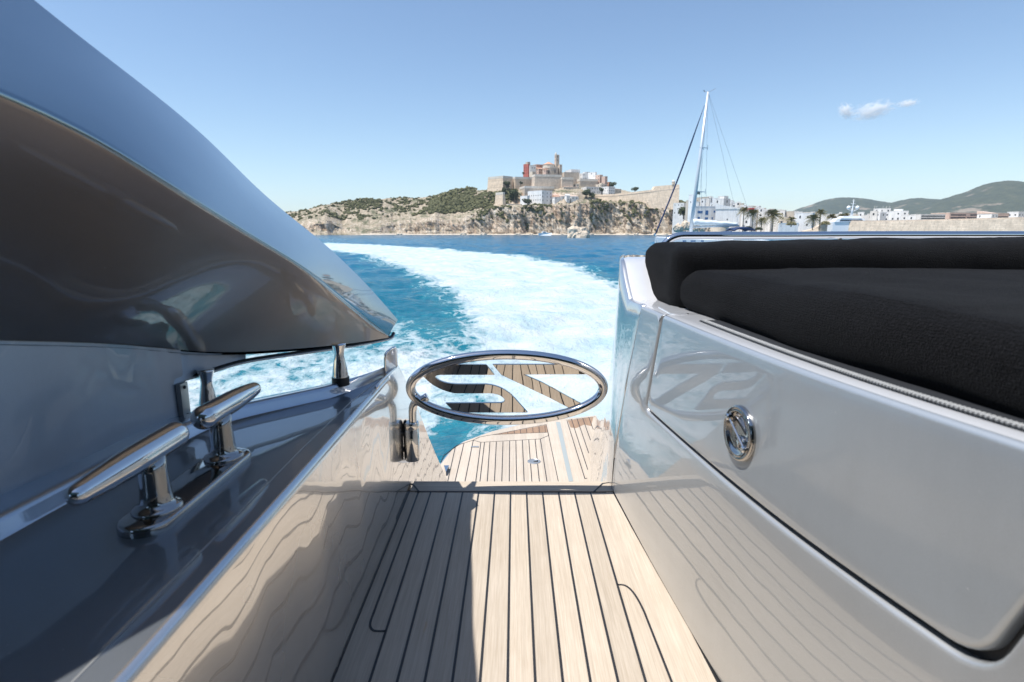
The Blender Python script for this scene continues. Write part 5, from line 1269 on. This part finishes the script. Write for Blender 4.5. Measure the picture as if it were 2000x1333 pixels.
for a, b in ((mt_t, (1457, 398)), (mt_t, (1432, 392)), (mt_b.lerp(mt_t, .98), (1379, 390)), (mt_b.lerp(mt_t, .95), (1366, 392)), (mt_b.lerp(mt_t, .67), (1370, 400))):
    q = atY(b[0], b[1], D + .3); q = a + (q - a) * ((a.z + .2) / (a.z - q.z)); mb = MB(); mb.tube([a, q], .011, 5); mb.build("rigging_wire", [M['wire']], mast)
c = atY(1364, 377, D); mb = MB(); mb.grid([[(c.x - .2 + .13 * i, D + .05 * math.sin(i), c.z + .12 * (1 - 2 * j) - .02 * i) for j in range(2)] for i in range(4)]); mb.build("courtesy_flag", [mat("flag_cloth", (.30, .28, .22), .8)], sy)
mb = MB(); x0 = PX(1424, D); x1 = PX(1465, D); z1 = atY(1440, 444, D).z; rows = []
for i in range(9):
    s_ = i / 8; rows.append([(x0 + (x1 - x0) * s_, D + y_, z1 - .22 - .10 * abs(y_) ** 2 * .5 + .25 * math.sin(math.pi * s_) ** .5) for y_ in np.linspace(-1.3, 1.3, 9)])
mb.grid(rows); rows2 = [[(a, b, c_ - .12) for a, b, c_ in r] for r in rows]; mb.grid(rows2, 0, True)
mb.grid([[r[0], r2[0]] for r, r2 in zip(rows, rows2)]); bm_ = mb.build("bimini", [M['navy']], sy, True)
for x in (x0 + .1, x1 - .1): 
    for y_ in (-1.25, 1.25): mb = MB(); mb.tube([(x, D + y_, z1 - .3), ((x0 + x1) / 2 + (x - (x0 + x1) / 2) * .4, D + y_, .1)], .018, 6); mb.build("bimini_leg", [M['chrome']], bm_)
mb = MB(); x0 = PX(1402, D); x1 = PX(1424, D); mb.add([(x0, D - .8, .7), (x1, D - .9, .7), (x1, D + .9, .7), (x0, D + .8, .7), (x0 + .5, D - .6, .98), (x1, D - .8, 1.02), (x1, D + .8, 1.02), (x0 + .5, D + .6, .98)], [(4, 5, 6, 7), (0, 1, 5, 4), (1, 2, 6, 5), (2, 3, 7, 6), (3, 0, 4, 7)]); mb.build("sprayhood", [M['navy']], sy)
# motor yacht in the harbour
D = 322
my = empty("moored_yacht", tuple(atY(1662, 440, D)), label="white motor yacht with radar mast and two round domes behind the harbour wall", cat="yacht")
def bxp(name, p0, p1, y0, y1, dep, mt, par, D=D, sl=0):
    a = atY(p0, y1, D); b = atY(p1, y0, D); mb = MB(); s_ = sl * (b.x - a.x)
    mb.add([(a.x, D, a.z), (b.x, D, a.z), (b.x, D + dep, a.z), (a.x, D + dep, a.z), (a.x + s_, D + .4, b.z), (b.x - s_ * .5, D + .4, b.z), (b.x - s_ * .5, D + dep - .4, b.z), (a.x + s_, D + dep - .4, b.z)], [(0, 3, 2, 1), (4, 5, 6, 7), (0, 1, 5, 4), (1, 2, 6, 5), (2, 3, 7, 6), (3, 0, 4, 7)]); return mb.build(name, [M[mt]], par)
bxp("hull", 1625, 1700, 434, 462, 6, 'gel', my); bxp("saloon", 1630, 1692, 427, 434, 5.5, 'gel', my, sl=.1); bxp("saloon_window", 1640, 1686, 429, 432, 5.6, 'win', my, D - .05, .05)
bxp("flybridge", 1642, 1684, 422.5, 427, 5, 'gel', my, sl=.16); bxp("flybridge_window", 1648, 1680, 424, 426, 5, 'win', my, D + .1, .1)
a = atY(1663, 422, D + 2); b = atY(1668, 389, D + 2); mb = MB(); mb.tube([a, a.lerp(b, .35), a.lerp(b, .6), b], [.75, .45, .2, .08], 10)
for yy, w in ((398, 1.2), (393, .9), (404, 1.5)):
    c = a.lerp(b, (422 - yy) / 33); mb.tube([c - Vector((w, 0, 0)), c + Vector((w, 0, 0))], .1, 6)
ms = mb.build("radar_mast", [M['gel']], my, True)
for px in (1657.5, 1674.5):
    c = atY(px, 406, D + 2); mb = MB(); mb.lathe([(.3, -1.1), (.75, -.9), (1.05, -.3), (1.0, .35), (.6, .85), (.05, 1.05)], c, seg=16); mb.build("satellite_dome", [M['gel']], ms, True)
    mb = MB(); mb.tube([c - Vector((0, 0, 1.0)), atY(1665, 414, D + 2)], .16, 6); mb.build("dome_bracket", [M['gel']], ms)
# small cruiser near the cliff
D = 560
sb = empty("motor_boat", tuple(atY(1066, 459, D)), label="small white motor boat anchored close under the cliff", cat="boat")
mb = MB(); x0, x1 = PX(1052, D), PX(1079, D); zt = .4
mb.add([(x0, D, WATER - .3), (x1 - 1.5, D, WATER - .3), (x1 - 1.5, D + 3.5, WATER - .3), (x0, D + 3.5, WATER - .3), (x0 - .2, D - .4, zt), (x1, D + 1.6, zt + .3), (x1, D + 1.8, zt + .3), (x0 - .2, D + 3.9, zt)], [(4, 5, 6, 7), (0, 1, 5, 4), (1, 2, 6, 5), (2, 3, 7, 6), (3, 0, 4, 7)]); mb.build("hull", [M['gel']], sb)
mb = MB(); mb.add([(x0 + 3, D + .4, zt), (x0 + 9, D + .6, zt), (x0 + 9, D + 3, zt), (x0 + 3, D + 3, zt), (x0 + 3.6, D + .7, zt + 1.7), (x0 + 7, D + .8, zt + 1.5), (x0 + 7, D + 2.8, zt + 1.5), (x0 + 3.6, D + 2.8, zt + 1.7)], [(4, 5, 6, 7), (0, 1, 5, 4), (1, 2, 6, 5), (2, 3, 7, 6), (3, 0, 4, 7)]); mb.build("cabin", [M['gel']], sb)
mb = MB(); mb.box(x0 + 4, x0 + 7, D + .35, D + .6, zt + .6, zt + 1.1); mb.build("cabin_window", [M['win']], sb)

# ============================================================ CLOUD (far outside the haze)
m = bpy.data.materials.new("cloud_vapour"); m.use_nodes = True; nt = m.node_tree; nt.nodes.clear()
out = nt.nodes.new("ShaderNodeOutputMaterial"); pv = nt.nodes.new("ShaderNodeVolumePrincipled"); nt.links.new(pv.outputs[0], out.inputs["Volume"])
pv.inputs["Color"].default_value = (1, 1, 1, 1); pv.inputs["Anisotropy"].default_value = .0
tc = nt.nodes.new("ShaderNodeTexCoord"); no = nt.nodes.new("ShaderNodeTexNoise"); no.inputs["Scale"].default_value = 3.4; no.inputs["Detail"].default_value = 5; no.inputs["Roughness"].default_value = .6; nt.links.new(tc.outputs["Object"], no.inputs["Vector"])
ln_ = nt.nodes.new("ShaderNodeVectorMath"); ln_.operation = 'LENGTH'; nt.links.new(tc.outputs["Object"], ln_.inputs[0])
ma = nt.nodes.new("ShaderNodeMath"); ma.operation = 'SUBTRACT'; nt.links.new(no.outputs["Fac"], ma.inputs[0]); mm = nt.nodes.new("ShaderNodeMath"); mm.operation = 'MULTIPLY'; nt.links.new(ln_.outputs["Value"], mm.inputs[0]); mm.inputs[1].default_value = .42; nt.links.new(mm.outputs[0], ma.inputs[1])
mr = nt.nodes.new("ShaderNodeMapRange"); mr.inputs["From Min"].default_value = .20; mr.inputs["From Max"].default_value = .50; mr.inputs["To Min"].default_value = 0; mr.inputs["To Max"].default_value = .03; nt.links.new(ma.outputs[0], mr.inputs["Value"]); nt.links.new(mr.outputs["Result"], pv.inputs["Density"])
for i, (px, py, w, h, rz, lb) in enumerate([(1705, 216, 84, 34, .22, "small white cloud puff, the biggest one in the clear sky"), (1652, 217, 26, 34, .9, "faint small cloud wisp left of the big puff"), (1773, 202, 40, 14, .1, "thin trailing cloud wisp right of the big puff")]):
    Dc = 9500; c = atY(px, py, Dc); v, f = icos(3); s_ = Dc / HK / 2 * 1.25
    o = np_mesh("cloud", v, f, [m], True); o.location = c; o.scale = (w * s_, 90, h * s_); o.rotation_euler = (0, -rz, 0); tag(o, lb, "cloud", "small clouds", None)
    o["kind"] = "thing"

# ============================================================ HAZE
if HAZE > 0:
    mb = MB(); mb.box(-9000, 9800, -60, 8200, -12, 420); hz = mb.build("haze", [])
    m = bpy.data.materials.new("sea_air"); m.use_nodes = True; nt = m.node_tree; nt.nodes.clear(); out = nt.nodes.new("ShaderNodeOutputMaterial"); pv = nt.nodes.new("ShaderNodeVolumePrincipled"); nt.links.new(pv.outputs[0], out.inputs["Volume"])
    pv.inputs["Color"].default_value = (.78, .88, 1, 1); pv.inputs["Density"].default_value = HAZE; pv.inputs["Anisotropy"].default_value = .2; hz.data.materials.append(m)
    tag(hz, "pale blue sea air", None, None, "stuff")
